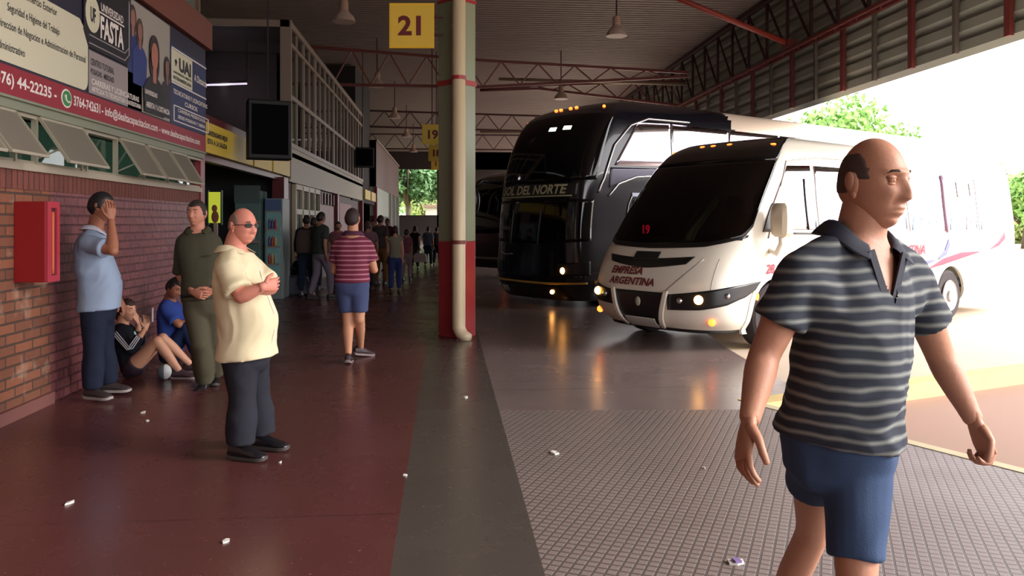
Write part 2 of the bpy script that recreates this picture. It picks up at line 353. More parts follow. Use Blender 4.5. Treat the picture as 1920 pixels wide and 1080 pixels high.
# mullions (structure) and the awning sashes (things)
M_pane = mat('dusty_pane', (122, 116, 104), .3, spec=.5)
b = MB()
for px in (22, 62, 148, 157, 214, 266, 311, 345):
    y = YW(px); b.box((X0 - .01, y - .014, 2.03), (X0 + .035, y + .014, 2.43))
b.box((X0 - .06, -9, 2.03), (X0 + .02, YE - .12, 2.055)); b.box((X0 - .06, -9, 2.4), (X0 + .03, YE - .12, 2.43))
struct(b.build('window_1', M_alu))
b = MB(); b.box((X0 - .05, -9, 2.05), (X0 - .045, YE - .12, 2.41)); struct(b.build('window_1_glass', glass_mat('thin_window_glass', (170, 190, 180), clear=.85)))
def sash(pa, pb, tilt, label):
    ya, yb = YW(pa), YW(pb) - .02; h = .43
    t = thing('awning_window', label, 'window', loc=(X0 + .04, (ya + yb) / 2, 2.42), group='open awning sashes of the high strip window')
    R = lambda s, z: (s[0] * math.cos(0) + math.sin(tilt) * z + s[0] * 0, s[1], -math.cos(tilt) * z)
    hw_ = (yb - ya) / 2
    def q(y, z, o=0): return V((math.sin(tilt) * z + math.cos(tilt) * o, y, -math.cos(tilt) * z + math.sin(tilt) * o))
    m = MB()
    for a, c in (((-hw_, 0), (hw_, 0)), ((-hw_, h), (hw_, h)), ((-hw_, 0), (-hw_, h)), ((hw_, 0), (hw_, h))):
        m.bar(q(*a), q(*c), .026, .022, up=(1, 0, 0) if a[1] != c[1] else (0, 0, 1))
    m.build('sash_frame', M_alu, t)
    m = MB(); e = .012
    m.loft([[q(-hw_ + e, e, -.003), q(hw_ - e, e, -.003), q(hw_ - e, h - e, -.003), q(-hw_ + e, h - e, -.003)], [q(-hw_ + e, e, .003), q(hw_ - e, e, .003), q(hw_ - e, h - e, .003), q(-hw_ + e, h - e, .003)]])
    m.build('pane', M_pane, t)
    m = MB(); m.bar(q(-hw_ + .02, .3, -.01), (-.03, -hw_ + .02, -.34), .012); m.build('stay_arm', M_alu, t)
sash(-60, 20, .62, 'propped open awning sash nearest the photo edge, above the fire hose cabinet')
sash(64, 147, .58, 'widest propped open grey sash, under the green phone logo')
sash(-160, -64, .6, 'propped open grey sash, outside the left edge of the photo')
sash(216, 264, .56, 'propped open sash, first of the three at the far end of the strip')
sash(268, 309, .56, 'propped open sash, middle one of the three at the far end of the strip')
sash(313, 344, .54, 'propped open sash nearest the red corner pillar')
# window above the banner
b = MB()
for px in (250, 300, 338, 366): y = YW(px); b.box((X0 - .02, y - .03, 4.32), (X0 + .06, y + .03, 5.9))
b.box((X0 - .02, 2, 4.32), (X0 + .06, YE, 4.4)); struct(b.build('window_2', mat('brown_window_frame', (96, 76, 60), .6)))
b = MB(); b.box((X0 - .01, 2, 4.4), (X0 + .01, YE - .1, 5.9)); struct(b.build('window_2_glass', mat('dull_upper_glass', (96, 100, 92), .25)))

# ---- glazed office block further along
Y1, Y2 = 17.7, 32.8
M_frame = mat('grey_office_frame', (132, 116, 106), .5)
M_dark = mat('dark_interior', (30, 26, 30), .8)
M_panel = mat('grey_beige_panel', (150, 140, 122), .55, noise_amt=.08)
b = MB(); b.box((X0 - .06, Y1, 2.45), (X0, Y2, 3.2)); b.box((X0 - 8, Y1, 3.0), (X0, Y2, 3.1)); b.box((X0 - 8, Y1 - .02, 2.95), (X0, Y1 + .05, 3.15)); struct(b.build('wall_office_band', M_panel))
M_off = mat('office_inner_wall', (112, 106, 104), .8)
for a_, c_, nm in (((X0 - 8, Y1, 5.85), (X0 + .02, Y2, 5.95), 'ceiling_office'), ((X0 - 8, Y2 - .1, 0), (X0, Y2, 5.84), 'wall_office_far'), ((X0 - 8, Y1 + .1, 3.15), (X0 - 7.9, Y2 - .1, 5.84), 'wall_office'), ((X0 - 7.9, Y1 + .1, 3.1), (X0 - .1, Y2 - .1, 3.14), 'floor_office')):
    b = MB(); b.box(a_, c_); struct(b.build(nm, M_off))
b = MB(); b.box((X0 - 7.9, Y1 + 3.0, 3.15), (X0 - .9, Y1 + 3.1, 5.84)); struct(b.build('wall_office_partition', M_off))
b = MB()
N = 9
for i in range(N + 1):
    y = Y1 + (Y2 - Y1) * i / N; w_ = .16 if i % 2 == 0 or i in (0, N) else .09
    b.box((X0 - .06, y - w_ / 2 if i else y, 3.2), (X0 + .02, y + w_ / 2 if i < N else y, 5.9))
for i in range(N):
    y = Y1 + (Y2 - Y1) * (i + .5) / N; b.box((X0 - .05, y - .035, 3.2), (X0 + .01, y + .035, 5.9))
for z, h in ((3.2, .1), (4.25, .1), (5.4, .08), (5.8, .12)): b.box((X0 - .06, Y1, z), (X0 + .025, Y2, z + h))
b.box((X0 - .2, Y1 - .03, 2.5), (X0 + .03, Y1 + .1, 5.95)); b.box((X0 - 8, Y1 - .03, 5.8), (X0, Y1 + .05, 5.95)); b.box((X0 - 8, Y1 - .03, 3.1), (X0, Y1 + .05, 3.22))
for x in (-2.6, -5.2): b.box((X0 + x - .03, Y1 - .02, 3.1), (X0 + x + .03, Y1 + .04, 5.9))
struct(b.build('window_3', M_frame))
b = MB(); b.box((X0 - .03, Y1, 3.2), (X0 - .025, Y2, 5.85)); b.box((X0 - 8, Y1 + .01, 3.15), (X0, Y1 + .015, 5.85)); struct(b.build('window_3_glass', glass_mat('office_glass', (150, 140, 145), clear=.7)))
tube_lamp(P(375, 160, 18.9), P(463, 157, 18.9), 'bright white tube light behind the office end window', 30, power=150)
tube_lamp(P(548, 262, 22.5), P(612, 262, 23.6), 'thin glowing strip painting the tube reflection in the lower office side windows', 8)  # added glowing strip in place of a reflection on the side glass
# ground floor of the office block
M_pink = mat('dusty_pink_panel', (140, 84, 88), .55)
M_cream = mat('cream_door_frame', (168, 158, 132), .5)
b = MB(); b.box((X0 - .3, Y1, 0), (X0 - .12, Y2, 2.45)); struct(b.build('wall_office_lower', mat('dark_plum_wall', (62, 34, 38), .6)))
b = MB(); b.box((X0 - .12, YW(604), 1.2), (X0 - .06, YW(630), 2.05)); b.box((X0 - .12, YW(640), 1.0), (X0 - .06, YW(662), 2.2)); struct(b.build('wall_office_pink', M_pink))
for i, px in enumerate((533, 632, 679)):
    y = YW(px); t = MB(); wd = .22 if i == 0 else .12
    t.box((X0 - .2, y - wd, 0), (X0 + .04, y + wd, 2.5 if i == 0 else 2.45)); struct(t.build('pillar_office', M_redd if i == 0 else M_red))
b = MB(); ya, yb = YW(558), YW(603)
for i in range(5): y = ya + (yb - ya) * i / 4; b.box((X0 - .12, y - .05, 0), (X0 - .03, y + .05, 2.42))
for z in (0, 1.75, 2.32): b.box((X0 - .12, ya, z), (X0 - .03, yb, z + .12))
struct(b.build('door_1', M_cream))
b = MB(); b.box((X0 - .1, ya, .1), (X0 - .09, yb, 2.35)); struct(b.build('door_1_glass', mat('dark_door_glass', (26, 26, 30), .1)))
b = MB()
for i in range(5): y = YW(607) + (YW(629) - YW(607)) * i / 4; b.box((X0 - .12, y - .08, 2.08), (X0 - .04, y + .08, 2.4))
struct(b.build('window_4', mat('plum_window_block', (92, 56, 60), .5)))

# ---- next blocks towards the far end
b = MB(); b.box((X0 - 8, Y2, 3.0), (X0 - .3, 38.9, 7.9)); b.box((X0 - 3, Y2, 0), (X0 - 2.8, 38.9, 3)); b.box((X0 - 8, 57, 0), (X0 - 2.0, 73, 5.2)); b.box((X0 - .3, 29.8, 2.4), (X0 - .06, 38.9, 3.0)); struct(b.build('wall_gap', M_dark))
b = MB(); b.box((X0 - .3, 38.9, 3.3), (X0, 57, 5.55)); b.box((X0 - 6, 38.9, 3.3), (X0, 39.0, 5.55)); struct(b.build('wall_far_upper', mat('dull_brown_panel', (96, 66, 58), .6)))
b = MB(); b.box((X0 - .05, 38.9, 5.5), (X0 + .06, 57, 5.6)); struct(b.build('trim_far', M_frame))
b = MB(); b.box((X0 - .3, 38.9, 1.9), (X0 - .02, 47.5, 3.3)); struct(b.build('wall_far_white', mat('white_green_panel', (150, 158, 146), .5)))
b = MB(); b.box((X0 - .3, 38.9, 0), (X0 - .05, 57, 1.9)); b.box((X0 - .3, 47.5, 1.9), (X0 - .05, 57, 3.3)); struct(b.build('wall_far_lower', mat('dark_brown_lower', (58, 40, 38), .6)))
for y in (39.0, 49.0, 52.5, 56.5):
    b = MB(); b.box((X0 - .1, y - .15, 0), (X0 + .05, y + .15, 3.3)); struct(b.build('pillar_far', M_red if y < 40 else mat('pale_post', (160, 165, 150), .5)))
b = MB(); b.box((-12, 72.8, 0), (-.2, 73, 2.25)); b.box((-.9, 72.8, 0), (9.5, 73, 8)); b.box((-12, 72.8, 6.4), (9.5, 73, 8)); struct(b.build('wall_far', mat('dark_far_wall', (44, 34, 30), .8)))
b = MB(); b.box((-12.1, -9, 0), (-12, 73, 8)); struct(b.build('wall_outer', M_dark))
b = MB(); b.box((-12, -9.2, 0), (2.2, -9, 8)); struct(b.build('light_blocker_back', M_dark))  # unseen blocker added behind the camera to keep light out of the hall

# ---- shop recess between the brick block and the office block
b = MB(); b.box((-9, YE - .1, 0), (-8.9, Y1, 3.0)); b.box((-9, YE, 3.0), (X0 - .35, Y1, 3.06)); b.box((-9, Y1 - .1, 0), (X0 - .3, Y1, 3.0)); struct(b.build('wall_shop', mat('shop_dark_wall', (52, 52, 56), .6)))
M_teal = mat('teal_grey_shop', (80, 104, 100), .5)

# ---- roof: corrugated sheet, ridges along X
M_roof = mat('brown_grey_sheet', (136, 122, 118), .55, noise_amt=.1, noise_scale=1.5)
b = MB(); n = 330; y0, y1 = -9.0, 73.0; rows = []
for i in range(n + 1):
    y = y0 + (y1 - y0) * i / n; rows.append((y, 8.0)); 
rr = []
st = (y1 - y0) / n
for i in range(n):
    y = y0 + i * st
    for f, dz in ((0, 0), (.38, 0), (.5, .06), (.88, .06)): rr.append([V((-12, y + f * st, 8 + dz)), V((9.6, y + f * st, 8 + dz))])
b.grid(rr); ro = b.build('ceiling', M_roof, fix=False); struct(ro)
b = MB(); b.box((-12.1, -9, 8.12), (9.7, 73, 8.2)); struct(b.build('roof', M_dark))
# purlins
M_steel = mat('red_brown_steel', (112, 46, 42), .5); M_steeld = mat('dark_maroon_steel', (64, 30, 34), .55)
# side fascia of ribbed sheet
b = MB(); z = 4.6; rr = []; i = 0
while z < 8.0:
    rr += [[V((9.50, 2 + 0, z)), V((9.50, 60, z))], [V((9.40, 2, z + .1)), V((9.40, 60, z + .1))], [V((9.40, 2, z + .26)), V((9.40, 60, z + .26))], [V((9.50, 2, z + .30)), V((9.50, 60, z + .30))]]
    z += .36
b.grid(rr)
fz = b.build('fascia_sheet', mat('grey_green_sheet', (150, 152, 138), .6, noise_amt=.12, noise_scale=.8), fix=False); struct(fz)
sm_ = fz.modifiers.new('s', 'SOLIDIFY'); sm_.thickness = .02
# edge truss
et = thing('edge_truss', 'long red steel lattice girder carrying the ribbed sheet fascia', 'truss', local=False)
b = MB(); b.bar((9.15, -8, 7.92), (9.15, 72, 7.92), .16, .12); b.build('top_chord', M_steeld, et)
b = MB(); b.bar((9.05, -8, 6.15), (9.05, 72, 6.15), .07); b.bar((9.28, -8, 6.15), (9.28, 72, 6.15), .07)
yy = -8
while yy < 60: b.bar((9.05, yy, 6.15), (9.28, yy + .5, 6.15), .03); b.bar((9.28, yy + .5, 6.15), (9.05, yy + 1, 6.15), .03); yy += 1
b.build('bottom_chord', M_steel, et)
y = 4.2; i = 0
while y < 56:
    m = MB(); m.bar((9.2, y, 6.15), (9.2, y, 7.9), .07); m.bar((9.2, y, 6.15), (9.2, y + 1.4, 7.9), .05); m.build('strut', M_steeld, et)
    m = MB(); m.bar((9.32, y, 4.66), (9.32, y, 6.15), .09 if i % 2 else .14, .08); m.build('hanger_post', M_steel if i % 2 == 0 else mat('grey_post', (100, 92, 84), .6), et)
    y += 1.4; i += 1
def cross_truss(Y, tops, bots, label, step=.9, m1=None, r=.045):
    """tops / bots: (X, Z) polylines"""
    t = thing('roof_truss', label, 'truss', local=False)
    def zi(L, x):
        for a, c in zip(L, L[1:]):
            if a[0] <= x <= c[0]: return a[1] + (c[1] - a[1]) * (x - a[0]) / (c[0] - a[0])
        return L[-1][1]
    mt = m1 or M_steel
    for nm, L in (('top_chord', tops), ('bottom_chord', bots)):
        m = MB()
        for a, c in zip(L, L[1:]): m.bar((a[0], Y, a[1]), (c[0], Y, c[1]), .1, .09)
        m.build(nm, mt, t)
    x = tops[0][0] + .2
    while x + step < tops[-1][0]:
        m = MB(); m.bar((x, Y, zi(bots, x)), (x + step / 2, Y, zi(tops, x + step / 2)), r); m.bar((x + step / 2, Y, zi(tops, x + step / 2)), (x + step, Y, zi(bots, x + step)), r); m.build('strut', mt, t); x += step
    return t
def QX(px, py, Y):
    a = (px - 960) / F; d = Y / (CA - a * SA); p = P(px, py, d); return (p.x, p.z)
cross_truss(27, [QX(540, 84, 27), QX(900, 113, 27), QX(1290, 136, 27)], [QX(540, 157, 27), QX(900, 163, 27), QX(1290, 143, 27)], 'nearest red zigzag roof truss, tapering toward the bay side', 1.25)
cross_truss(31, [QX(900, 168, 31), QX(1010, 160, 31), QX(1285, 152, 31)], [QX(900, 170, 31), QX(1010, 166, 31), QX(1285, 199, 31)], 'slanting red roof truss above the dark coach roof', 1.3)
cross_truss(41, [QX(640, 206, 41), QX(1290, 226, 41)], [QX(640, 236, 41), QX(1290, 254, 41)], 'far roof truss seen above the coach windscreen', 1.3, M_steeld)
cross_truss(55, [(-9, 7.6), (9, 7.6)], [(-9, 6.6), (9, 6.6)], 'most distant dark roof truss toward the trees', 1.5, M_steeld)
t = thing('brace_pipe', 'bright red slanting pipe from roof sheet to edge girder', 'pipe', local=False)
m = MB(); m.tube([(9.1, 20.6, 6.3), (4.6, 20.6, 8.0)], .075, 12); m.build('pipe', mat('bright_red_pipe', (150, 58, 48), .45), t, True)
m = MB(); m.box((8.95, 20.4, 6.2), (9.2, 20.8, 6.4)); m.build('end_plate', M_steel, t)
t = thing('roof_conduit', 'pale conduit pipe crossing under the roof behind the truss', 'pipe', local=False)
m = MB(); a_ = QX(935, 148, 30); c_ = QX(1290, 158, 30); m.tube([(a_[0], 30, a_[1]), (c_[0], 30, c_[1])], .06, 8); m.build('pipe', mat('pale_conduit', (150, 130, 110), .5), t, True)
m = MB(); a_ = QX(900, 247, 43); c_ = QX(1020, 250, 43); m.tube([(a_[0], 43, a_[1]), (c_[0] + 5, 43, c_[1])], .06, 8); tag(m.build('far_conduit', mat('pale_conduit', (150, 130, 110), .5), None, True), 'thin pale pipe below the far roof truss', 'pipe')

# ---- column with downpipe
CX, CY = (P(857, 632, F * HC / 214)).to_2d(); CY += .12
t = thing('support_column', 'square steel column, red below and pale green above, in the middle of the hall', 'column', loc=(CX, CY, 0), rz=math.radians(42))
h = .18
m = MB(); m.box((-h, -h, 0), (h, h, 1.3)); m.build('lower_shaft', mat('glossy_red_column', (150, 44, 48), .3), t, bevel=.008)
m = MB(); m.box((-h, -h, 1.3), (h, h, 8)); m.build('upper_shaft', mat('pale_green_column', (128, 134, 108), .35), t, bevel=.008)
for zc, hh in ((3.42, .07), (4.55, .04)):
    m = MB(); m.box((-h - .012, -h - .012, zc), (h + .012, h + .012, zc + hh)); m.build('clamp_band', mat('clamp_red', (150, 36, 36), .4), t)
dp = thing('downpipe', 'cream plastic downpipe strapped to the front of the red and green column', 'pipe', loc=(CX + .02, CY - .36, 0))
m = MB(); m.tube([(0, 0, 8), (0, 0, .3), (.0, 0, .16), (.03, -.02, .09), (.08, -.05, .05), (.15, -.09, .035)], [.088] * 2 + [.088, .085, .075, .05], 20); m.build('pipe', mat('cream_pvc', (196, 178, 146), .4), dp, True)
for z in (1.27, 3.45, 4.6):
    m = MB(); m.lathe((0, 0, 0), [(.09, z), (.098, z), (.098, z + .05), (.09, z + .05)], 20); m.build('strap', mat('clamp_red', (150, 36, 36), .4) if z > 2 else mat('rust_strap', (110, 50, 44), .5), dp)
# distant columns of the same row
M_colg = _M['pale_green_column']; M_colr = _M['glossy_red_column']
for i, y in enumerate((24.4, 37.9, 51.4, 64.5)):
    t = thing('support_column', 'far column of the middle row, hidden behind the nearest column', 'column', loc=(CX, y, 0), rz=math.radians(42), group='far columns of the middle row')
    m = MB(); m.box((-h, -h, 0), (h, h, 1.3)); m.build('lower_shaft', M_colr, t); m = MB(); m.box((-h, -h, 1.3), (h, h, 8)); m.build('upper_shaft', M_colg, t)

# ---- numbered bay signs
M_sy = mat('sign_yellow', (214, 176, 62), .5); M_sb = mat('sign_border', (226, 180, 30), .5); M_st = mat('sign_maroon', (96, 22, 26), .5)
def bay_sign(px, py, d, size, txt, label):
    c = P(px, py, d); t = thing('bay_sign', label, 'sign', loc=c, rz=-ANG)
    s = size / 2
    m = MB(); m.box((-s, 0, -s), (s, .03, s)); m.build('board', M_sb, t)
    m = MB(); m.box((-s + .015 * size / .6, -.004, -s + .02), (s - .015 * size / .6, 0, s - .02)); m.build('face', M_sy, t)
    m = MB(); put_text(m, txt, size * .58, lambda x, y: (x, -.007, y - size * .2), bold=size * .022, align='CENTER', sx=1.05); m.build('digits', M_st, t)
    for zz in (.12, -.12):
        m = MB(); m.bar((s, .015, zz), (s + .12, .015, zz), .03); m.build('bracket', M_steeld, t)
    if d > 20: m = MB(); m.bar((0, .02, s), (0, .02, 8 - c.z), .03); m.build('hanging_rod', M_steeld, t)
bay_sign(772, 48, 10.7, .6, '21', 'yellow square sign numbered 21 beside the nearest column')
bay_sign(810, 252, 24.0, .6, '19', 'dim yellow bay sign, upper one far behind the 21 sign')
bay_sign(818, 287, 30.2, .6, '18', 'dim yellow bay sign below the other far one')
bay_sign(821, 306, 36, .6, '17', 'most distant dim yellow bay sign, lowest of the column')

# ---- hanging bell lamps
M_bell = mat('grey_bell_shade', (176, 154, 144), .45); M_lens = mat('pale_lens', (225, 220, 200), .3, emit=2.2, emitcol=(255, 240, 210))
def bell(px, py, d, label, s=1.0):
    c = P(px, py, d); t = thing('bell_lamp', label, 'lamp', loc=c, group='bell lamps hanging from the roof')
    R = .27 * s
    m = MB(); m.lathe((0, 0, 0), [(R, 0), (R * .97, .03), (R * .85, .12), (R * .5, .22), (R * .36, .27), (R * .33, .27), (R * .47, .21), (R * .82, .11), (R * .94, .02)], 28); m.build('shade', M_bell, t, auto=True)
    m = MB(); m.lathe((0, 0, 0), [(R * .8, .03), (R * .8, .034), (.01, .05)], 24); m.build('lens', M_lens, t, True)
    m = MB(); m.lathe((0, 0, 0), [(R * .38, .25), (R * .38, .42), (R * .3, .5), (R * .12, .52)], 16); m.build('ballast_housing', mat('housing_tan', (170, 140, 124), .5), t, auto=True)
    m = MB(); m.tube([(0, 0, .5), (0, 0, 8 - c.z)], .02, 8); m.build('hanging_rod', M_steeld, t)
bell(645, 41, 18.8, 'bell lamp in the left row, nearest, left of the 21 sign')
bell(707, 163, 27.9, 'bell lamp in the left row, second nearest, before the zigzag truss')
bell(740, 222, 36.3, 'bell lamp in the left row, third away')
bell(762, 257, 43.7, 'bell lamp in the left row, fourth away')
bell(775, 285, 52, 'bell lamp in the left row, fifth and furthest')
bell(1156, 68, 20.3, 'bell lamp alone against the pale sheet roof on the bay side')
bell(1052, 186, 30, 'bell lamp above the dark coach roof')
# ================================================================ COACHES AND MINIBUS
def smooth_interp(L, z):
    """Catmull-Rom through (z, value) knots"""
    if z <= L[0][0]: return L[0][1]
    if z >= L[-1][0]: return L[-1][1]
    for i in range(len(L) - 1):
        if L[i][0] <= z <= L[i + 1][0]:
            z0, v0 = L[i]; z1, v1 = L[i + 1]; h = z1 - z0; t = (z - z0) / h
            d = (v1 - v0) / h
            dm = (v0 - L[i - 1][1]) / (z0 - L[i - 1][0]) if i > 0 else d
            dp = (L[i + 2][1] - v1) / (L[i + 2][0] - z1) if i + 2 < len(L) else d
            m0 = (d + dm) / 2; m1 = (d + dp) / 2
            if d * dm <= 0: m0 = 0
            if d * dp <= 0: m1 = 0
            t2 = t * t; t3 = t2 * t
            return (2 * t3 - 3 * t2 + 1) * v0 + (t3 - 2 * t2 + t) * h * m0 + (-2 * t3 + 3 * t2) * v1 + (t3 - t2) * h * m1
def inwheel(c, sh, ys, r):
    return abs(c.x) > .9 and any((c.y - y) ** 2 + (c.z - r) ** 2 < (r * 1.24) ** 2 for y in ys)
class Shell:
    def __init__(s, L, H, fy, hw, bow, e=.62, rr=.18): s.L = L; s.H = H; s.fyL = fy; s.hwL = hw; s.bowL = bow; s.e = e; s.rr = rr
    def par(s, z): return smooth_interp(s.fyL, z), smooth_interp(s.hwL, z), smooth_interp(s.bowL, z)
    def pt(s, u, z):
        fy, hw, bow = s.par(z); sg = 1 if u >= 0 else -1; a = abs(u)
        if a <= 1:
            t = a * PI / 2; return V((sg * hw * math.sin(t) ** s.e, fy + bow * (1 - max(0, math.cos(t)) ** s.e), z))
        return V((sg * hw, fy + bow + (a - 1), z))
    def off(s, u, z, o):
        p = s.pt(u, z); du = s.pt(u + .01, z) - s.pt(u - .01, z); dz = s.pt(u, z + .01) - s.pt(u, z - .01)
        n = du.cross(dz)
        return p + n.normalized() * o if n.length > 1e-9 else p
    def ux(s, x, z):
        hw = smooth_interp(s.hwL, z); r = min(abs(x) / hw, 1); return (1 if x >= 0 else -1) * math.asin(min(1, r ** (1 / s.e))) / (PI / 2)
    def us(s, y, z): fy, hw, bow = s.par(z); return 1 + max(0, y - fy - bow)
    def body(s, name, mats, parent, nz=44, hole=None, matf=None):
        zs = [s.fyL[0][0] + (s.H - s.fyL[0][0]) * (1 - (1 - k / nz) ** 1.25) for k in range(nz + 1)]
        us = [-1 + 2 * k / 56 for k in range(57)]
        rings = []; info = []
        for z in zs:
            fy, hw, bow = s.par(z); yc = fy + bow; r = [s.pt(u, z) for u in us]
            n = 90; ye = s.L - s.rr
            side = [V((hw, yc + (ye - yc) * k / n, z)) for k in range(1, n + 1)]
            cor = [V((hw - s.rr * (1 - math.cos(a)), ye + s.rr * math.sin(a), z)) for a in (PI / 8, PI / 4, 3 * PI / 8, PI / 2)]
            m = 8; xr = hw - s.rr; rear = [V((xr - 2 * xr * k / m, s.L, z)) for k in range(1, m)]
            half = side + cor
            ring = r + half + rear + [V((-p.x, p.y, p.z)) for p in reversed(half)]
            rings.append(ring)
        mb = MB(); n = len(rings[0]); vs = [p for r in rings for p in r]; fs = []; ms = []
        for k in range(len(rings) - 1):
            for i in range(n):
                j = (i + 1) % n; c = (rings[k][i] + rings[k][j] + rings[k + 1][i] + rings[k + 1][j]) / 4
                if hole and hole(c, i, n): continue
                fs.append((k * n + i, k * n + j, (k + 1) * n + j, (k + 1) * n + i)); ms.append(matf(c) if matf else 0)
        fs.append(tuple(range((len(rings) - 1) * n, len(rings) * n))); ms.append(0)
        fs.append(tuple(reversed(range(n)))); ms.append(0)
        mb.v = [tuple(v) for v in vs]; mb.f = fs; mb.m = ms
        return mb.build(name, mats, parent, auto=True)
    def patch(s, name, m, parent, top, bot, o=.006, nu=24, nv=8, th=.006):
        def samp(Lc, t):
            x = t * (len(Lc) - 1); i = min(int(x), len(Lc) - 2); f = x - i; a, b = Lc[i], Lc[i + 1]; return (a[0] + (b[0] - a[0]) * f, a[1] + (b[1] - a[1]) * f)
        rows = []
        for j in range(nv + 1):
            row = []
            for i in range(nu + 1):
                a = samp(bot, i / nu); b = samp(top, i / nu); f = j / nv
                row.append(s.off(a[0] + (b[0] - a[0]) * f, a[1] + (b[1] - a[1]) * f, o))
            rows.append(row)
        mb = MB(); mb.grid(rows); ob = mb.build(name, m, parent, smooth=True)
        q = ob.modifiers.new('s', 'SOLIDIFY'); q.thickness = th; q.offset = 0
        return ob
    def sidepatch(s, name, m, parent, top, bot, o=.006, **k):
        f = lambda Lc: [(s.us(y, z), z) for y, z in Lc]
        return s.patch(name, m, parent, f(top), f(bot), o, **k)
    def text(s, name, m, parent, txt, size, u0, z0, front=True, o=.012, **k):
        mb = MB()
        if front: fn = lambda x, y: s.off(s.ux(u0 + x, z0 + y), z0 + y, o)
        else: fn = lambda x, y: s.off(s.us(u0 + x, z0 + y), z0 + y, o)
        put_text(mb, txt, size, fn, **k); return mb.build(name, m, parent)
    def line(s, name, m, parent, pts, r, o=.0, n=8):
        mb = MB(); P2 = []
        for a, b in zip(pts, pts[1:]):
            for k in range(6): f = k / 6; P2.append((a[0] + (b[0] - a[0]) * f, a[1] + (b[1] - a[1]) * f))
        P2.append(pts[-1]); mb.tube([s.off(u, z, o) for u, z in P2], r, n); return mb.build(name, m, parent, True)
    def lamp(s, name, m, parent, u, z, r, glow=None, sz=None):
        p = s.off(u, z, .01); mb = MB(); mb.ellipsoid(p, (r, r, r) if not sz else sz, 14, 8); return mb.build(name, m, parent, True)
    def wheel(s, parent, y, r=.42, wd=.26, lip=None):
        hw = smooth_interp(s.hwL, .5)
        for sg in (1, -1):
            mb = MB(); c = (0, y, r)
            mb.lathe((sg * (hw - wd * .5 - .01), y, r), [(r * .55, -wd / 2), (r * .92, -wd / 2), (r, -wd * .4), (r, wd * .4), (r * .92, wd / 2), (r * .6, wd / 2 - .01)], 36, axis='x'); w_ = mb.build('wheel', M_tyre, parent, auto=True)
            mb = MB(); x1 = sg * (hw + .005)
            mb.lathe((sg * hw, y, r), [(r * .62, sg * .0), (r * .6, sg * .012), (r * .5, -sg * .03), (r * .3, -sg * .05), (r * .22, sg * .03), (.01, sg * .04)], 28, axis='x'); mb.build('hub', M_hub, w_, auto=True)
            mb = MB(); rings = []
            for k in range(41):
                a = PI * 1.32 * k / 40 - PI * .16; zz = lambda q: r + q * math.sin(a)
                ring = []
                for q, o in ((r * 1.17, -.03), (r * 1.17, .014), (r * 1.36, .010), (r * 1.36, -.03)):
                    z_ = max(.2, zz(q)); ring.append(V((sg * (smooth_interp(s.hwL, z_) + o), y + q * math.cos(a), z_)))
                rings.append(ring)
            mb.loft(rings); mb.build('wheel_arch', lip or M_arch, parent, auto=True)
            mb = MB(); mb.box((sg * (hw - .45), y - r * 1.3, .3), (sg * (hw - .40), y + r * 1.3, r * 2.4)); mb.build('wheel_well', M_arch, parent)
M_tyre = mat('tyre_rubber', (44, 36, 38), .8); M_hub = mat('wheel_hub_grey', (170, 164, 158), .4, .4); M_arch = mat('wheel_arch_black', (40, 36, 38), .6)
M_amber = mat('amber_lamp', (255, 120, 50), emit=5, emitcol=(255, 110, 40)); M_head = mat('lit_headlamp', (255, 210, 150), emit=22, emitcol=(255, 176, 90))
M_mirrorglass = mat('reflective_side_glass', (232, 222, 240), .04, 1.0)
M_mirrorcool = mat('reflective_cool_glass', (205, 206, 226), .04, 1.0)
M_wscreen = glass_mat('tinted_windscreen', (150, 150, 158), clear=.55)
M_wsolid = mat('black_glass', (10, 10, 13), .06); M_chrome = mat('chrome_trim', (200, 200, 205), .2, 1.0)
M_blackpl = mat('black_plastic', (18, 18, 20), .35); M_plate = mat('plate_white', (190, 190, 185), .5)

# ---------------- white minibus
BRZ = math.atan2(.534, .846) - PI / 2
wb = thing('minibus', 'white minibus with black curved windscreen and red EMPRESA ARGENTINA lettering', 'bus', loc=V((2.86, 10.5, 0)) + camdir(-.41, -.65), rz=BRZ)
wsH = 2.74
ws = Shell(8.4, wsH,
    fy=[(.26, .16), (.36, .05), (.6, .0), (.85, .03), (1.1, .14), (1.3, .30), (1.7, .60), (2.1, .92), (2.4, 1.22), (2.58, 1.5), (2.68, 1.85), (2.74, 2.5)],
    hw=[(.26, 1.0), (.36, 1.08), (.7, 1.12), (1.3, 1.12), (1.9, 1.07), (2.35, 1.0), (2.55, .92), (2.67, .78), (2.74, .5)],
    bow=[(.26, .62), (1.0, .62), (1.6, .56), (2.3, .5), (2.74, .3)], e=.72)
M_wbody = mat('white_coach_paint', (226, 220, 206), .3, coat=.3)
def whole(c, i, n):
    if c.y < 3.0 and 1.33 < c.z < 2.36:
        u = ws.ux(c.x, c.z)
        if abs(u) < .80 and i < 57: return True
    if c.y > 8.35 and 1.45 < c.z < 2.1 and abs(c.x) < .8: return True
    return inwheel(c, ws, (1.24, 5.84), .40)
ws.body('body', [M_wbody], wb, nz=60, hole=whole)
ws.patch('windscreen', M_wscreen, wb, [(-.86, 2.36), (0, 2.36), (.86, 2.36)], [(-.86, 1.5), (-.78, 1.36), (-.4, 1.27), (0, 1.24), (.4, 1.27), (.78, 1.36), (.86, 1.5)], .008, nu=40, nv=16)
ws.patch('windscreen_border', M_blackpl, wb, [(-.84, 1.40), (-.4, 1.31), (0, 1.28), (.4, 1.31), (.84, 1.40)], [(-.84, 1.37), (-.4, 1.255), (0, 1.225), (.4, 1.255), (.84, 1.37)], .012)
ws.patch('roof_visor', mat('glossy_black_visor', (14, 15, 16), .12), wb, [(-.9, 2.685), (0, 2.705), (.9, 2.685)], [(-.86, 2.34), (0, 2.34), (.86, 2.34)], .010, nu=30)
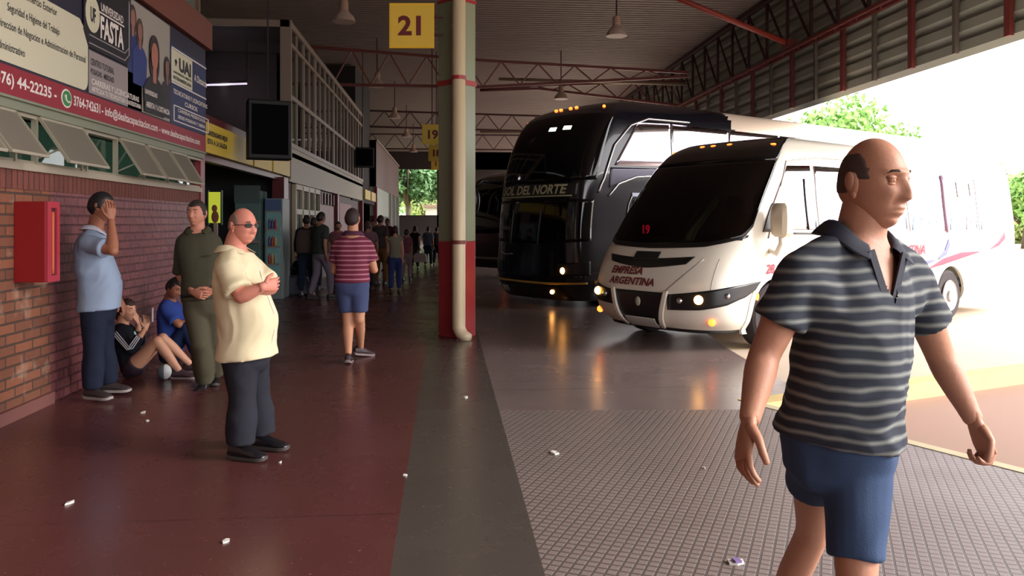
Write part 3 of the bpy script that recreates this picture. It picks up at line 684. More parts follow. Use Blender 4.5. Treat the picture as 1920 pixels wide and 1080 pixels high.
for u, z in ((-.12, 2.60), (-.02, 2.60), (.08, 2.60), (.68, 2.56), (-.68, 2.56)):
    ws.lamp('marker_lamp', M_amber, wb, u, z, 0, sz=(.045, .03, .014))
# inside: dashboard, seats, wheel, led board
b = MB(); b.box((-.95, .62, .9), (.95, 1.15, 1.3)); b.ellipsoid((.45, .85, 1.3), (.3, .2, .12)); b.build('dashboard', M_blackpl, wb, auto=True)
b = MB(); b.box((-1.0, 1.0, .5), (1.0, 7.9, .55)); b.build('cabin_floor', M_dark, wb)
M_seat = mat('dark_seat_fabric', (34, 34, 44), .85)
for x, y in ((.45, 1.9), (-.55, 2.6), (.55, 2.9), (-.55, 3.5), (.55, 3.8)):
    b = MB(); b.loft([[V((x + sx * w_, y + dy, z)) for sx, dy in ((-1, 0), (1, 0), (1, .1), (-1, .1))] for z, w_ in ((.8, .24), (1.6, .24), (1.68, .2), (1.72, .13), (1.9, .13), (1.95, .08))]); b.box((x - .24, y - .45, .75), (x + .24, y + .05, .9)); b.build('seat', M_seat, wb, auto=True)
b = MB(); pts = [V((.45 + .2 * math.cos(a), 1.25 + .08 * math.sin(a), 1.36 + .17 * math.sin(a))) for a in [2 * PI * k / 24 for k in range(25)]]; b.tube(pts, .014, 8, cap=False); b.bar((.45, 1.25, 1.36), (.45, 1.05, 1.2), .04); b.build('steering_wheel', M_blackpl, wb, True)
b = MB(); b.box((-.66, .70, 1.37), (-.14, .74, 1.55)); b.build('destination_board', M_blackpl, wb)
M_led = mat('red_led', (255, 40, 60), emit=7, emitcol=(255, 30, 60))
b = MB(); put_text(b, '19', .16, lambda x, y: (-.62 + x, .692, 1.41 + y), bold=.004); b.build('led_digits', M_led, wb)
b = MB(); b.box((-.5, .60, 1.315), (.3, .62, 1.34)); b.build('dash_strip', mat('dull_red_strip', (110, 30, 30), .6), wb)
# nose details
ws.patch('upper_grille', M_blackpl, wb, [(-.36, 1.14), (0, 1.10), (.36, 1.14)], [(-.30, 1.05), (0, .985), (.30, 1.05)], .008)
ws.patch('badge', mat('dark_badge', (40, 44, 44), .3, .4), wb, [(-.06, 1.18), (.06, 1.18)], [(-.06, 1.08), (.06, 1.08)], .016)
M_rtext = mat('dark_red_lettering', (112, 34, 38), .5)
ws.text('lettering', M_rtext, wb, 'EMPRESA', .125, -.56, .90, shear=.25, bold=.004, sx=1.15)
ws.text('lettering', M_rtext, wb, 'ARGENTINA', .125, -.56, .77, shear=.25, bold=.004, sx=1.15)
ws.line('panel_seam', M_hub, wb, [(.45, 1.12), (.22, .80), (.14, .68)], .008)
ws.line('panel_seam', M_hub, wb, [(.62, 1.12), (.60, .72)], .005)
ws.patch('lower_grille', M_blackpl, wb, [(-.17, .70), (.17, .70)], [(-.11, .30), (.11, .30)], .010)
for sg in (-1, 1):
    ws.patch('grille_rib', M_wbody, wb, [(sg * .165, .72), (sg * .20, .72)], [(sg * .105, .28), (sg * .14, .28)], .028, nu=6, th=.03)
    a = sg; ws.patch('headlamp_bezel', M_blackpl, wb, [(a * .19, .685), (a * .5, .74), (a * .8, .79), (a * 1.12, .83), (a * 1.42, .85)], [(a * .19, .50), (a * .5, .52), (a * .8, .58), (a * 1.12, .70), (a * 1.42, .84)], .008, nu=30)
    ws.lamp('headlamp', M_head, wb, a * .48, .64, .055)
    ws.lamp('side_lamp', M_chrome, wb, a * .30, .62, .04); ws.lamp('side_lamp', M_chrome, wb, a * .8, .69, .035)
    ws.lamp('fog_lamp', M_amber, wb, a * .62, .38, .045)
ws.lamp('emblem', mat('pale_emblem', (170, 175, 150), .4), wb, 0, .57, 0, sz=(.045, .02, .06))
ws.patch('license_plate', M_plate, wb, [(-.085, .385), (.085, .385)], [(-.085, .27), (.085, .27)], .03, th=.012)
ws.patch('bumper_sill', M_blackpl, wb, [(-1.5, .28), (-.5, .27), (0, .27), (.5, .27), (1.5, .28)], [(-1.5, .24), (-.5, .22), (0, .22), (.5, .22), (1.5, .24)], -.02)
# side
def wsd(y, z): return (y, z)
ws.sidepatch('driver_window', M_mirrorglass, wb, [(1.62, 2.28), (2.15, 2.30)], [(1.02, 1.46), (2.15, 1.46)], .008)
ws.line('pillar_seal', M_hub, wb, [(ws.us(1.10, 1.36), 1.36), (ws.us(1.55, 2.34), 2.34), (ws.us(2.4, 2.42), 2.42), (ws.us(4.4, 2.42), 2.42)], .010, .004)
ws.sidepatch('quarter_glass', M_blackpl, wb, [(1.10, 1.78), (1.22, 1.80)], [(.98, 1.44), (1.36, 1.44)], .012)
for y0_, y1_ in ((2.22, 3.3), (3.38, 4.5), (4.58, 5.7), (5.78, 6.8), (6.88, 7.6)):
    wi = ws.sidepatch('side_window', M_mirrorglass, wb, [(y0_, 2.3), (y1_, 2.3)], [(y0_, 1.42), (y1_, 1.42)], .008)
ws.line('window_sill', M_blackpl, wb, [(ws.us(1.5, 1.42), 1.42), (ws.us(2.9, 1.40), 1.40)], .012, .008)
ws.line('window_divider', M_blackpl, wb, [(ws.us(1.95, 1.46), 1.46), (ws.us(1.95, 2.12), 2.12)], .012, .014)
ws.line('window_divider', mat('magenta_grey_divider', (150, 120, 140), .5), wb, [(ws.us(5.74, 1.40), 1.40), (ws.us(5.74, 2.3), 2.3)], .02, .008)
hl = [(6.2, 1.98), (6.65, 1.98), (6.65, 2.2), (6.2, 2.2), (6.2, 1.98)]
ws.line('hatch_outline', M_hub, wb, [(ws.us(y, z), z) for y, z in hl], .012, .012)
def seatrow(y0_, y1_, c, hgt):
    top = []; n = max(2, int((y1_ - y0_) / .24))
    for k in range(n * 10 + 1):
        f = k / (n * 10); ph = (k % 10) / 10; top.append((y0_ + (y1_ - y0_) * f, 1.50 + hgt * (math.sin(PI * ph) ** .5 if 0 < ph < 1 else 0) * (.8 + .2 * math.sin(f * 7))))
    ws.sidepatch('seat_row', mat('seat_tone_%d' % c[0], c, .5), wb, top, [(y0_, 1.44), (y1_, 1.44)], .013, nu=n * 10)
for y0_, y1_, c, h_ in ((4.65, 5.62, (150, 188, 228), .17), (5.85, 6.35, (140, 180, 225), .16), (6.95, 7.5, (150, 188, 228), .14), (6.4, 6.7, (176, 172, 160), .18), (2.35, 3.2, (170, 192, 228), .12), (3.5, 4.4, (170, 192, 228), .14)): seatrow(y0_, y1_, c, h_)
M_sred = mat('livery_red', (196, 40, 70), .4); M_sblue = mat('livery_blue', (90, 96, 190), .4)
ws.sidepatch('livery_stripe', M_sred, wb, [(5.15, .86), (5.6, 1.0), (6.2, 1.08), (6.9, 1.08)], [(5.15, .85), (5.6, .90), (6.2, .98), (6.9, 1.07)], .008)
ws.sidepatch('livery_stripe', M_sblue, wb, [(4.5, .95), (5.0, .98), (5.35, .98)], [(4.5, .80), (5.0, .90), (5.35, .97)], .008)
ws.sidepatch('livery_stripe', M_sblue, wb, [(5.45, 1.0), (5.65, 1.12), (5.78, 1.3)], [(5.45, .98), (5.7, 1.05), (5.82, 1.2)], .009)
ws.sidepatch('livery_stripe', M_sred, wb, [(7.3, 1.12), (7.6, 1.24), (7.85, 1.4)], [(7.3, 1.11), (7.6, 1.16), (7.85, 1.28)], .008)
ws.text('lettering', M_sred, wb, 'ARGENTINA', .2, 3.9, 1.08, front=False, shear=.2, bold=.006)
ws.text('fleet_number', M_sred, wb, '28', .16, 1.05, .93, front=False, shear=.2, bold=.004)
ws.text('lettering', mat('grey_script', (140, 140, 140), .5), wb, 'minibus', .09, 1.5, .84, front=False, shear=.3) if False else None
ws.lamp('indicator', M_amber, wb, 1.25, .66, 0, sz=(.014, .03, .05))
ws.wheel(wb, 1.24, .40, lip=M_wbody); ws.wheel(wb, 5.84, .40, lip=M_wbody)
# mirror
b = MB(); hwm = 1.12
b.tube([(hwm - .03, 1.15, 1.22), (hwm + .12, 1.1, 1.18), (hwm + .2, 1.08, 1.3), (hwm + .2, 1.08, 1.42)], .035, 10); mr = b.build('mirror_arm', M_wbody, wb, True)
b = MB(); cxm, cym = hwm + .2, 1.08
b.loft([[V((cxm + sx * w_ + .0, cym + sy * t_, z)) for sx, sy in ((-1, -.6), (-.6, -1), (.6, -1), (1, -.6), (1, 1), (-1, 1))] for z, w_, t_ in ((1.38, .07, .05), (1.42, .11, .08), (1.6, .12, .09), (1.74, .11, .08), (1.79, .07, .05))]); b.build('mirror', mat('cream_mirror_shell', (214, 202, 178), .35), mr, auto=True)

# ---------------- dark double-deck coach
dd = thing('double_deck_coach', 'dark navy double deck coach with amber roof lamps behind the white minibus', 'coach', loc=V((1.93, 16.2, 0)) + camdir(-.34, -1.05), rz=BRZ)
ds = Shell(13.8, 3.98,
    fy=[(.12, .16), (.26, .06), (.6, .0), (1.5, .03), (2.1, .10), (2.6, .20), (3.1, .38), (3.5, .62), (3.75, .92), (3.88, 1.3), (3.98, 2.0)],
    hw=[(.12, 1.2), (.26, 1.28), (1.5, 1.3), (3.3, 1.29), (3.6, 1.24), (3.8, 1.12), (3.92, .95), (3.98, .7)],
    bow=[(.12, .6), (2.0, .62), (3.4, .6), (3.98, .4)], e=.66)
M_navy = mat('navy_black_paint', (16, 17, 28), .18, coat=.5); M_cream2 = mat('sunlit_roof_beige', (226, 206, 186), .4)
ds.body('body', [M_navy, M_cream2], dd, nz=56, hole=lambda c, i, n: inwheel(c, ds, (2.9, 10.2), .5), matf=lambda c: 1 if (c.y > 4.6 and c.z > 3.50) else 0)  # beige upper body past the canopy: sunlight put into the paint colour
ds.patch('upper_windscreen', M_wsolid, dd, [(-.92, 3.62), (0, 3.70), (.92, 3.62)], [(-.92, 2.34), (0, 2.30), (.92, 2.34)], .008, nu=40, nv=16)
ds.patch('lower_windscreen', M_wsolid, dd, [(-.92, 1.98), (0, 2.0), (.92, 1.98)], [(-.92, 1.22), (0, 1.16), (.92, 1.22)], .008, nu=40, nv=12)
ds.patch('destination_band', mat('dark_band', (30, 30, 30), .4), dd, [(-.75, 2.27), (.6, 2.28)], [(-.75, 2.05), (.6, 2.05)], .010, nu=30)
M_gold = mat('grey_gold_lettering', (186, 182, 146), .5)
ds.text('lettering', M_gold, dd, 'SOL DEL NORTE', .235, -.93, 2.09, shear=.2, bold=.007, sx=1.08, o=.035)
ds.patch('band_line', M_gold, dd, [(-.7, 2.06), (.52, 2.06)], [(-.7, 2.035), (.52, 2.035)], .014, nu=30, nv=2)
M_stripe_y = mat('yellow_bumper_stripe', (196, 158, 70), .5)
ds.patch('bumper_stripe', M_stripe_y, dd, [(-1.3, .475), (0, .45), (.86, .475)], [(-1.3, .44), (0, .41), (.86, .44)], .010, nu=40, nv=2)
ds.patch('bumper_stripe', M_stripe_y, dd, [(.97, .50), (2.2, .51)], [(.97, .44), (2.2, .45)], .010, nu=20, nv=2)
ds.line('pillar_trim', M_chrome, dd, [(.97, 2.1), (1.02, 2.5), (ds.us(1.05, 3.0), 3.0), (ds.us(1.5, 3.4), 3.4), (ds.us(2.0, 3.56), 3.56), (ds.us(3.2, 3.58), 3.58)], .022, .01)
ds.sidepatch('upper_side_window', M_mirrorglass, dd, [(1.7, 3.46), (2.6, 3.50)], [(1.05, 2.62), (2.6, 2.66)], .010)
for y0_, y1_ in ((2.63, 4.4), (4.43, 6.2), (6.23, 8.0), (8.03, 9.8), (9.83, 11.6), (11.63, 13.3)):
    ds.sidepatch('upper_side_window', M_mirrorglass, dd, [(y0_, 3.50), (y1_, 3.50)], [(y0_, 2.66), (y1_, 2.66)], .010)
M_slate = mat('slate_side_paint', (70, 68, 84), .25, .3)
ds.sidepatch('side_panel', M_slate, dd, [(.95, 2.58), (3, 2.62), (13.4, 2.62)], [(.92, 2.2), (1.4, 2.36), (2.2, 2.5)] + [(13.4, 2.5)], .007, nu=60)
ds.line('arc_trim', M_chrome, dd, [(ds.us(.9, 2.05), 2.05), (ds.us(1.15, 2.28), 2.28), (ds.us(1.6, 2.42), 2.42), (ds.us(2.6, 2.5), 2.5), (ds.us(6, 2.5), 2.5)], .02, .01)
ds.sidepatch('lower_side_window', mat('grey_lower_glass', (92, 96, 110), .08, .8), dd, [(1.55, 1.98), (2.3, 1.98)], [(1.45, 1.3), (2.3, 1.3)], .010)
ds.sidepatch('lower_side_window', mat('grey_lower_glass', (92, 96, 110), .08, .8), dd, [(2.5, 2.2), (4.5, 2.2)], [(2.5, 1.4), (4.5, 1.4)], .010)
ds.sidepatch('white_badge', mat('white_badge', (190, 196, 220), .4), dd, [(1.5, 2.12), (2.1, 2.12)], [(1.5, 2.05), (2.1, 2.05)], .012)
ds.line('door_frame', M_chrome, dd, [(ds.us(1.5, 2.05), 2.05), (ds.us(1.42, 1.9), 1.9), (ds.us(1.3, 1.2), 1.2)], .014, .01)
ds.line('lower_trim', M_chrome, dd, [(-.34, .98), (-.24, .93), (-.12, .95)], .018, .01)
for sg in (-1, 1):
    ds.patch('headlamp_cluster', M_blackpl, dd, [(sg * .3, .80), (sg * .9, .86)], [(sg * .3, .58), (sg * .9, .60)], .008)
    ds.lamp('headlamp', M_head, dd, sg * .42, .68, 0, sz=(.045, .045, .06)) if sg > 0 else ds.lamp('headlamp', M_head, dd, -.8, .76, 0, sz=(.04, .04, .06))
ds.lamp('fog_lamp', M_head, dd, .25, .28, .04); ds.lamp('fog_lamp', M_plate, dd, -.62, .32, .025)
for u in (-.10, -.04, .02, .08): ds.lamp('roof_marker_lamp', M_amber, dd, u, 3.80, 0, sz=(.045, .03, .025))
ds.lamp('roof_marker_lamp', M_amber, dd, .62, 3.74, .03); ds.lamp('roof_marker_lamp', M_amber, dd, -.75, 3.62, .025)
M_cabl = mat('cabin_lamp', (225, 240, 200), emit=4, emitcol=(225, 245, 200))
for x in (.1, .5):
    ds.patch('cabin_lamp', M_cabl, dd, [(ds.ux(x, 3.35), 3.38), (ds.ux(x + .2, 3.35), 3.37)], [(ds.ux(x, 3.35), 3.31), (ds.ux(x + .2, 3.35), 3.30)], .014, nu=4, nv=2)
ds.patch('license_plate', M_plate, dd, [(-.36, .33), (-.22, .33)], [(-.36, .23), (-.22, .23)], .02, th=.012)
for x, r in ((-.5, .5), (.35, -.3)):
    ds.line('wiper', mat('wiper_grey', (70, 70, 72), .4), dd, [(ds.ux(x, 1.15), 1.15), (ds.ux(x + .05, 1.8), 1.8)], .012, .02)
b = MB(); b.tube([(-1.15, .25, 2.35), (-1.25, -.15, 2.4), (-1.3, -.3, 2.25)], .04, 10); ma = b.build('mirror_arm', M_blackpl, dd, True)
b = MB(); b.ellipsoid((-1.32, -.3, 2.0), (.13, .11, .28), 16, 10); b.build('mirror', M_blackpl, ma, True)
ds.wheel(dd, 2.9, .5); ds.wheel(dd, 10.2, .5)

# ---------------- coach mostly hidden behind the column
tc3 = thing('coach', 'dark coach mostly hidden between the column and the double deck coach', 'coach', loc=(.85, 22.6, 0), rz=BRZ)
ts = Shell(11, 3.1, fy=[(.3, .12), (.5, 0), (1.2, .03), (2.0, .2), (2.7, .45), (2.95, .8), (3.1, 1.5)], hw=[(.3, 1.2), (1.5, 1.27), (2.7, 1.2), (2.95, 1.0), (3.1, .7)], bow=[(.3, .5), (3.1, .5)], e=.66)
ts.body('body', [mat('dark_maroon_coach', (58, 38, 44), .3, coat=.4)], tc3, nz=30)
ts.patch('windscreen', M_wsolid, tc3, [(-.9, 2.6), (0, 2.65), (.9, 2.6)], [(-.9, 1.3), (0, 1.25), (.9, 1.3)], .008)
for sg in (-1, 1): ts.lamp('headlamp', M_amber, tc3, sg * .6, .85, .035)
ts.patch('bumper_stripe', M_hub, tc3, [(-1.2, .62), (0, .6), (1.2, .62)], [(-1.2, .56), (0, .54), (1.2, .56)], .01)
for y0_ in (1.6, 3.4, 5.2, 7.0): ts.sidepatch('side_window', M_mirrorcool, tc3, [(y0_, 2.5), (y0_ + 1.7, 2.5)], [(y0_, 1.6), (y0_ + 1.7, 1.6)], .01)
b = MB(); b.tube([(-1.1, .2, 2.5), (-1.2, -.2, 2.45), (-1.2, -.3, 2.3)], .04, 8); b.ellipsoid((-1.2, -.3, 2.0), (.12, .1, .26)); b.build('mirror', M_blackpl, tc3, True)
ts.wheel(tc3, 2.3, .48); ts.wheel(tc3, 8.3, .48)
# ================================================================ PEOPLE
def ss(a, b, x):
    t = max(0, min(1, (x - a) / (b - a))); return t * t * (3 - 2 * t)
def gs(x, c, w): return math.exp(-((x - c) / w) ** 2)
def head_pt(th, ph, fat=0.0):
    """th 0..pi from crown, ph 0 = right ear, pi/2 = face; metres, head centre at the origin"""
    x = .076 * math.sin(th) * math.cos(ph); y = .096 * math.sin(th) * math.sin(ph); z = .118 * math.cos(th)
    if z < 0: x *= 1 - (.26 - .2 * fat) * ss(0, .112, -z); x *= 1 + .06 * ss(.02, .06, -z) * (1 - ss(.07, .11, -z))
    low = ss(.02, .1, -z)
    if y < 0: y *= 1 - .42 * low; z += .012 * low * (-y / .096)
    else: y = y * (1 - .03 * low) + .012 * low * (y / .096)
    front = ss(.35, .75, math.sin(ph)) * ss(.25, .6, math.sin(th)) if math.sin(ph) > 0 else 0
    ax = abs(x)
    if front > 0:
        d = 0
        d += .022 * gs(x, 0, .0125) * ss(.034, -.026, z) * ss(-.046, -.034, z)
        d += .006 * gs(ax, .012, .007) * gs(z, -.031, .009)
        d -= .012 * gs(ax, .031, .016) * gs(z, .012, .013)
        d += .007 * gs(z, .031, .008) * (1 - ss(.045, .06, ax))
        d += .006 * gs(ax, .042, .018) * gs(z, -.022, .018)
        d += .007 * gs(x, 0, .023) * (gs(z, -.057, .0055) + gs(z, -.069, .006)) - .003 * gs(x, 0, .02) * gs(z, -.063, .003)
        d -= .004 * gs(x, 0, .03) * gs(z, -.081, .006)
        d += .009 * gs(x, 0, .022) * gs(z, -.099, .014)
        d -= .004 * gs(ax, .027, .008) * gs(z, -.045, .014)
        y += d * front
    if fat: 
        k = fat * ss(.03, .1, -z); x *= 1 + .12 * k; 
    return V((x, y, z))
M_eyew = mat('eye_white', (200, 190, 180), .3); M_eyed = mat('eye_dark', (30, 22, 18), .2)
M_brow = mat('eyebrow_dark', (46, 34, 28), .8)
def frame(f, up):
    f = f.normalized(); up = (up - f * up.dot(f)).normalized(); r = f.cross(up); return Matrix((r, f, up)).transposed()
def add_head(mb, c, R, s, n, m, mi, fat=0, eyes=True, ears=True, closed=False):
    vs = []; fs = []
    for j in range(m + 1):
        th = PI * (.002 + .996 * j / m)
        for k in range(n): vs.append(c + R @ (head_pt(th, 2 * PI * k / n, fat) * s))
    for j in range(m):
        for k in range(n): fs.append((j * n + k, (j + 1) * n + k, (j + 1) * n + (k + 1) % n, j * n + (k + 1) % n))
    fs.append(tuple(range(n))); fs.append(tuple(reversed(range(m * n, (m + 1) * n)))); mb.add(vs, fs, mi[0])
    if ears:
        for sg in (-1, 1):
            for (o, rr) in (((.076, -.008, 0), (.008, .019, .031)), ((.081, -.014, .008), (.007, .015, .024)), ((.077, -.004, -.026), (.007, .009, .010))):
                mb.ellipsoid(c + R @ (V((sg * o[0], o[1], o[2])) * s), [q * s for q in rr], 12, 8, mi[0], R)
    if eyes:
        for sg in (-1, 1):
            e = c + R @ (V((sg * .031, .074, .010)) * s); mb.ellipsoid(e, [.0125 * s] * 3, 14, 10, mi[1], R)
            e2 = c + R @ (V((sg * .031, .0825, .010)) * s); mb.ellipsoid(e2, (.006 * s, .0052 * s, .006 * s), 10, 8, mi[2], R)
            mb.ellipsoid(c + R @ (V((sg * .031, .0745, .0175)) * s), (.0165 * s, .0135 * s, .0075 * s), 12, 8, mi[0], R)
            mb.ellipsoid(c + R @ (V((sg * .031, .0735, .0015)) * s), (.0155 * s, .013 * s, .0055 * s), 12, 8, mi[0], R)
def add_hair(mb, c, R, s, n, m, mask, t, mi=0, fat=0, rough=.45):
    vs = []; fs = []
    for j in range(m + 1):
        th = PI * (.002 + .996 * j / m)
        for k in range(n):
            p = head_pt(th, 2 * PI * k / n, fat); q = p.copy(); q.y = min(q.y, .09); nrm = V((q.x / .076 ** 2, q.y / .096 ** 2, q.z / .118 ** 2)).normalized()
            w_ = mask(p); o = -.010 + (t + .010) * w_ + w_ * rough * t * noise.noise(p * 70)
            vs.append(c + R @ ((p + nrm * o) * s))
    for j in range(m):
        for k in range(n): fs.append((j * n + k, (j + 1) * n + k, (j + 1) * n + (k + 1) % n, j * n + (k + 1) % n))
    fs.append(tuple(range(n))); fs.append(tuple(reversed(range(m * n, (m + 1) * n)))); mb.add(vs, fs, mi)
def hair_full(p): # short hair with a hairline above the forehead
    line = .057 + .010 * gs(abs(p.x), .045, .016) * ss(.03, .05, p.y) - .074 * ss(.050, .018, p.y) - .055 * ss(-.005, -.055, p.y) + .004 * noise.noise(p * 60)
    return ss(line - .006, line + .006, p.z)
def hair_bald(p): # a fringe round the sides and back only
    lim = .048 - 6.4 * max(0, p.z) ** 2 + .006 * noise.noise(p * 90); side = ss(lim + .008, lim - .012, p.y) * ss(-.036 + .034 * ss(-.03, .0, p.y), -.016 + .034 * ss(-.03, .0, p.y), p.z) * (1 - ss(.065, .108, p.z)); return side * (ss(.02, .05, abs(p.x)) if p.y > -.05 else 1)
def add_hand(mb, wr, d, nrm, s=1.0, curl=.5, thumb=1, mi=0, n=8, spread=.1):
    """d: wrist to fingers, nrm: out of the palm, thumb: which side of d x nrm carries the thumb"""
    d = d.normalized(); nrm = (nrm - d * nrm.dot(d)).normalized(); sd = d.cross(nrm).normalized() * thumb
    def ell(p, a, b):
        return [p + sd * (a * math.cos(2 * PI * k / 14)) + nrm * (b * math.sin(2 * PI * k / 14)) for k in range(14)]
    w = V(wr)
    mb.loft([ell(w - d * .03 * s, .025 * s, .020 * s), ell(w + d * .0 * s, .027 * s, .018 * s), ell(w + d * .03 * s, .036 * s, .018 * s), ell(w + d * .06 * s, .042 * s, .016 * s), ell(w + d * .088 * s, .041 * s, .013 * s), ell(w + d * .098 * s, .032 * s, .009 * s)], mi)
    for k, (o, L, r) in enumerate(((.030, .070, .0088), (.0105, .079, .0090), (-.010, .073, .0086), (-.029, .056, .0078))):
        b = w + d * .086 * s + sd * o * s; a = curl * .55 + .05 * k * curl; dirv = (d + sd * (o * spread * 20)).normalized(); pts = [b - d * .02 * s, b]; rr = [r * 1.05, r * 1.05]; p = b.copy(); ang = 0
        for i, (fr, ca_) in enumerate(((.45, 1.0), (.30, 1.3), (.25, .9))):
            ang += a * ca_; v = dirv * math.cos(ang) + nrm * math.sin(ang)
            for q in (.5, 1): pts.append(p + v * L * fr * s * q); rr.append(r * (1 - .10 * i - .06 * q))
            p = p + v * L * fr * s
        pts.append(p + v * .003 * s); rr.append(r * .35)
        mb.tube(pts, [x * s for x in rr], n, mi)
    b = w + d * .022 * s + sd * .024 * s; v1 = (d * .75 + sd * .75 + nrm * .25).normalized(); v2 = (d * .95 + sd * .2 + nrm * (.25 + .3 * curl)).normalized()
    p1 = b + v1 * .042 * s; p2 = p1 + v2 * .032 * s; p3 = p2 + (v2 + nrm * .2 * curl).normalized() * .026 * s
    mb.tube([b - v1 * .012 * s, b, (b + p1) / 2, p1, (p1 + p2) / 2, p2, p3, p3 + v2 * .003 * s], [x * s for x in (.014, .0155, .014, .0115, .0105, .0105, .008, .003)], n, mi)
def foot_mesh(mb, ank, dirv, s=1.0, pitch=0.0, mi=(0, 1), drop=.085):
    """a laced shoe; dirv horizontal toe direction; pitch > 0 lifts the heel about the toe"""
    f = V((dirv.x, dirv.y, 0)).normalized(); side = f.cross(V((0, 0, 1)))
    cp, sp_ = math.cos(pitch), math.sin(pitch); f2 = f * cp - V((0, 0, 1)) * sp_; u2 = V((0, 0, 1)) * cp + f * sp_
    o = V(ank) - u2 * drop * s
    prof = [(-.085, .018, .03, .055), (-.075, .032, .01, .085), (-.04, .037, 0, .105), (.0, .038, 0, .105), (.04, .040, 0, .088), (.09, .045, 0, .068), (.13, .047, 0, .055), (.165, .042, .004, .046), (.185, .028, .010, .034), (.192, .010, .016, .026)]
    rings = []; sole = []
    for y, hw_, z0, z1 in prof:
        r = []
        for k in range(14):
            a = 2 * PI * k / 14; cx = math.cos(a); sx = math.sin(a)
            r.append(o + f2 * y * s + side * (hw_ * s * (abs(cx) ** .8) * (1 if cx > 0 else -1) * (1 if sx < 0.2 else .82)) + u2 * s * ((z0 + z1) / 2 + (z1 - z0) / 2 * (abs(sx) ** .8) * (1 if sx > 0 else -1)))
        rings.append(r)
        q = []
        for cx, zz in ((-1, -.006), (1, -.006), (1.04, .016), (-1.04, .016)): q.append(o + f2 * y * 1.02 * s + side * (hw_ * 1.03 * cx * s) + u2 * s * (zz + z0 * .6))
        sole.append(q)
    mb.loft(rings, mi[0]); mb.loft(sole, mi[1])
ARM = [(0, .052), (.25, .054), (.5, .050), (.85, .043), (1, .041), (1.2, .044), (1.5, .038), (1.8, .030), (2, .027)]
LEG = [(0, .088), (.25, .088), (.6, .073), (.9, .060), (1, .058), (1.15, .058), (1.35, .060), (1.6, .050), (1.85, .040), (2, .038)]
TOR = [(-.30, .07, .07), (-.20, .15, .105), (0, .172, .118), (.2, .162, .110), (.4, .152, .108), (.6, .160, .115), (.8, .172, .118), (.92, .174, .110), (1.0, .166, .098), (1.12, .145, .085), (1.24, .108, .076), (1.34, .076, .069), (1.42, .060, .062)]
def lin(T, t):
    if t <= T[0][0]: return T[0][1:]
    if t >= T[-1][0]: return T[-1][1:]
    for a, b in zip(T, T[1:]):
        if a[0] <= t <= b[0]:
            f = (t - a[0]) / (b[0] - a[0]); return tuple(x + (y - x) * f for x, y in zip(a[1:], b[1:]))
class Body:
    """J: joint name -> world point; sh/el/wr/hip/kn/an + R/L, head, neck"""
    def __init__(s, J, face, up=V((0, 0, 1)), w=1.0, depth=1.0, belly=0.0, hs=1.0, limb=1.0, fat=0.0, arml=1.0, legl=1.0, tall=1.0):
        s.J = {k: V(v) for k, v in J.items()}; J = s.J; s.w = w; s.dp = depth; s.belly = belly; s.hs = hs; s.face = face; s.up = up; s.fat = fat; s.al = arml * limb; s.ll = legl * limb; s.tall = tall
        s.P = (J['hipR'] + J['hipL']) / 2; s.C = (J['shR'] + J['shL']) / 2; s.N = J['neck']
        s.ah = (J['hipR'] - J['hipL']).normalized(); s.as_ = (J['shR'] - J['shL']).normalized()
        s.U = (s.C - s.P).normalized()
    def sec(s, t):
        if t < 1: c = s.P + (s.C - s.P) * t
        else: c = s.C + (s.N - s.C) * min((t - 1) / .35, 1.2)
        k = max(0, min(1, t)); x = (s.ah * (1 - k) + s.as_ * k)
        u = s.U if t < 1 else (s.U + (s.N - s.C).normalized() * ((t - 1) / .35)).normalized()
        x = (x - u * x.dot(u)).normalized(); f = u.cross(x)
        a, b = lin(TOR, t); g = math.exp(-((t - .32) / .30) ** 2)
        return c, x, f, u, a * s.w, b * s.dp + s.belly * g * .5, s.belly * g * .5
    def ring(s, t, off=0, n=36, full=False):
        c, x, f, u, a, b, sh = s.sec(t); r = []
        if full and t < 0: _, _, _, _, a, b, sh = s.sec(0)
        for k in range(n):
            q = 2 * PI * k / n; cx, sx = math.cos(q), math.sin(q); e = .85
            r.append(c + f * sh + x * ((a + off) * math.copysign(abs(cx) ** e, cx)) + f * ((b + off) * math.copysign(abs(sx) ** e, sx)))
        return r
    def torso(s, mb, t0, t1, off, n=18, flare=0, full=False):
        T = [t0 + (t1 - t0) * k / n for k in range(n + 1)]
        mb.loft([s.ring(t, (off if not callable(off) else off(t)) + flare * ss(t0 + .25, t0, t), full=full) for t in T])
    def yoke(s, mb, off):
        """slope of the trapezius and the front and back of the shoulder, so arm and chest run into one another"""
        c, x, f, u, a, b, sh = s.sec(.95); k = s.hs
        for q in (s.J['shR'], s.J['shL']):
            mb.tube([s.N - u * .048, s.N * .55 + q * .45 - u * .016, q], [.046 * k + off, .056 * k + off, .052 * s.al + off * .8], 16)
            mb.tube([s.C * .75 + q * .25 - u * .09 * k, q * .8 + s.C * .2 - u * .045 * k, q], [.085 * k + off, .072 * k + off, .052 * s.al + off * .8], 16)
    def limb(s, mb, names, T, sc, k0, k1, off=0, flare=0, n=18):
        A, B, Cc = (s.J[q] for q in names)
        def at(k): return A + (B - A) * k if k <= 1 else B + (Cc - B) * (k - 1)
        ks = [k0 + (k1 - k0) * i / 16 for i in range(17)]
        pts = []
        for k in ks:
            p = at(k)
            if abs(k - 1) < .12 and k0 < .85 and k1 > 1.15: p = (at(k - .1) + at(k + .1)) / 2 * .5 + p * .5
            pts.append(p)
        rad = [lin(T, k)[0] * sc + (off(k) if callable(off) else off) + flare * ss(k1 - .35, k1, k) for k in ks]
        mb.tube(pts, rad, n)
        if k0 < 1 < k1: mb.ellipsoid(B, [lin(T, 1)[0] * sc * 1.02 + (off(1) if callable(off) else off)] * 3, 16, 10)
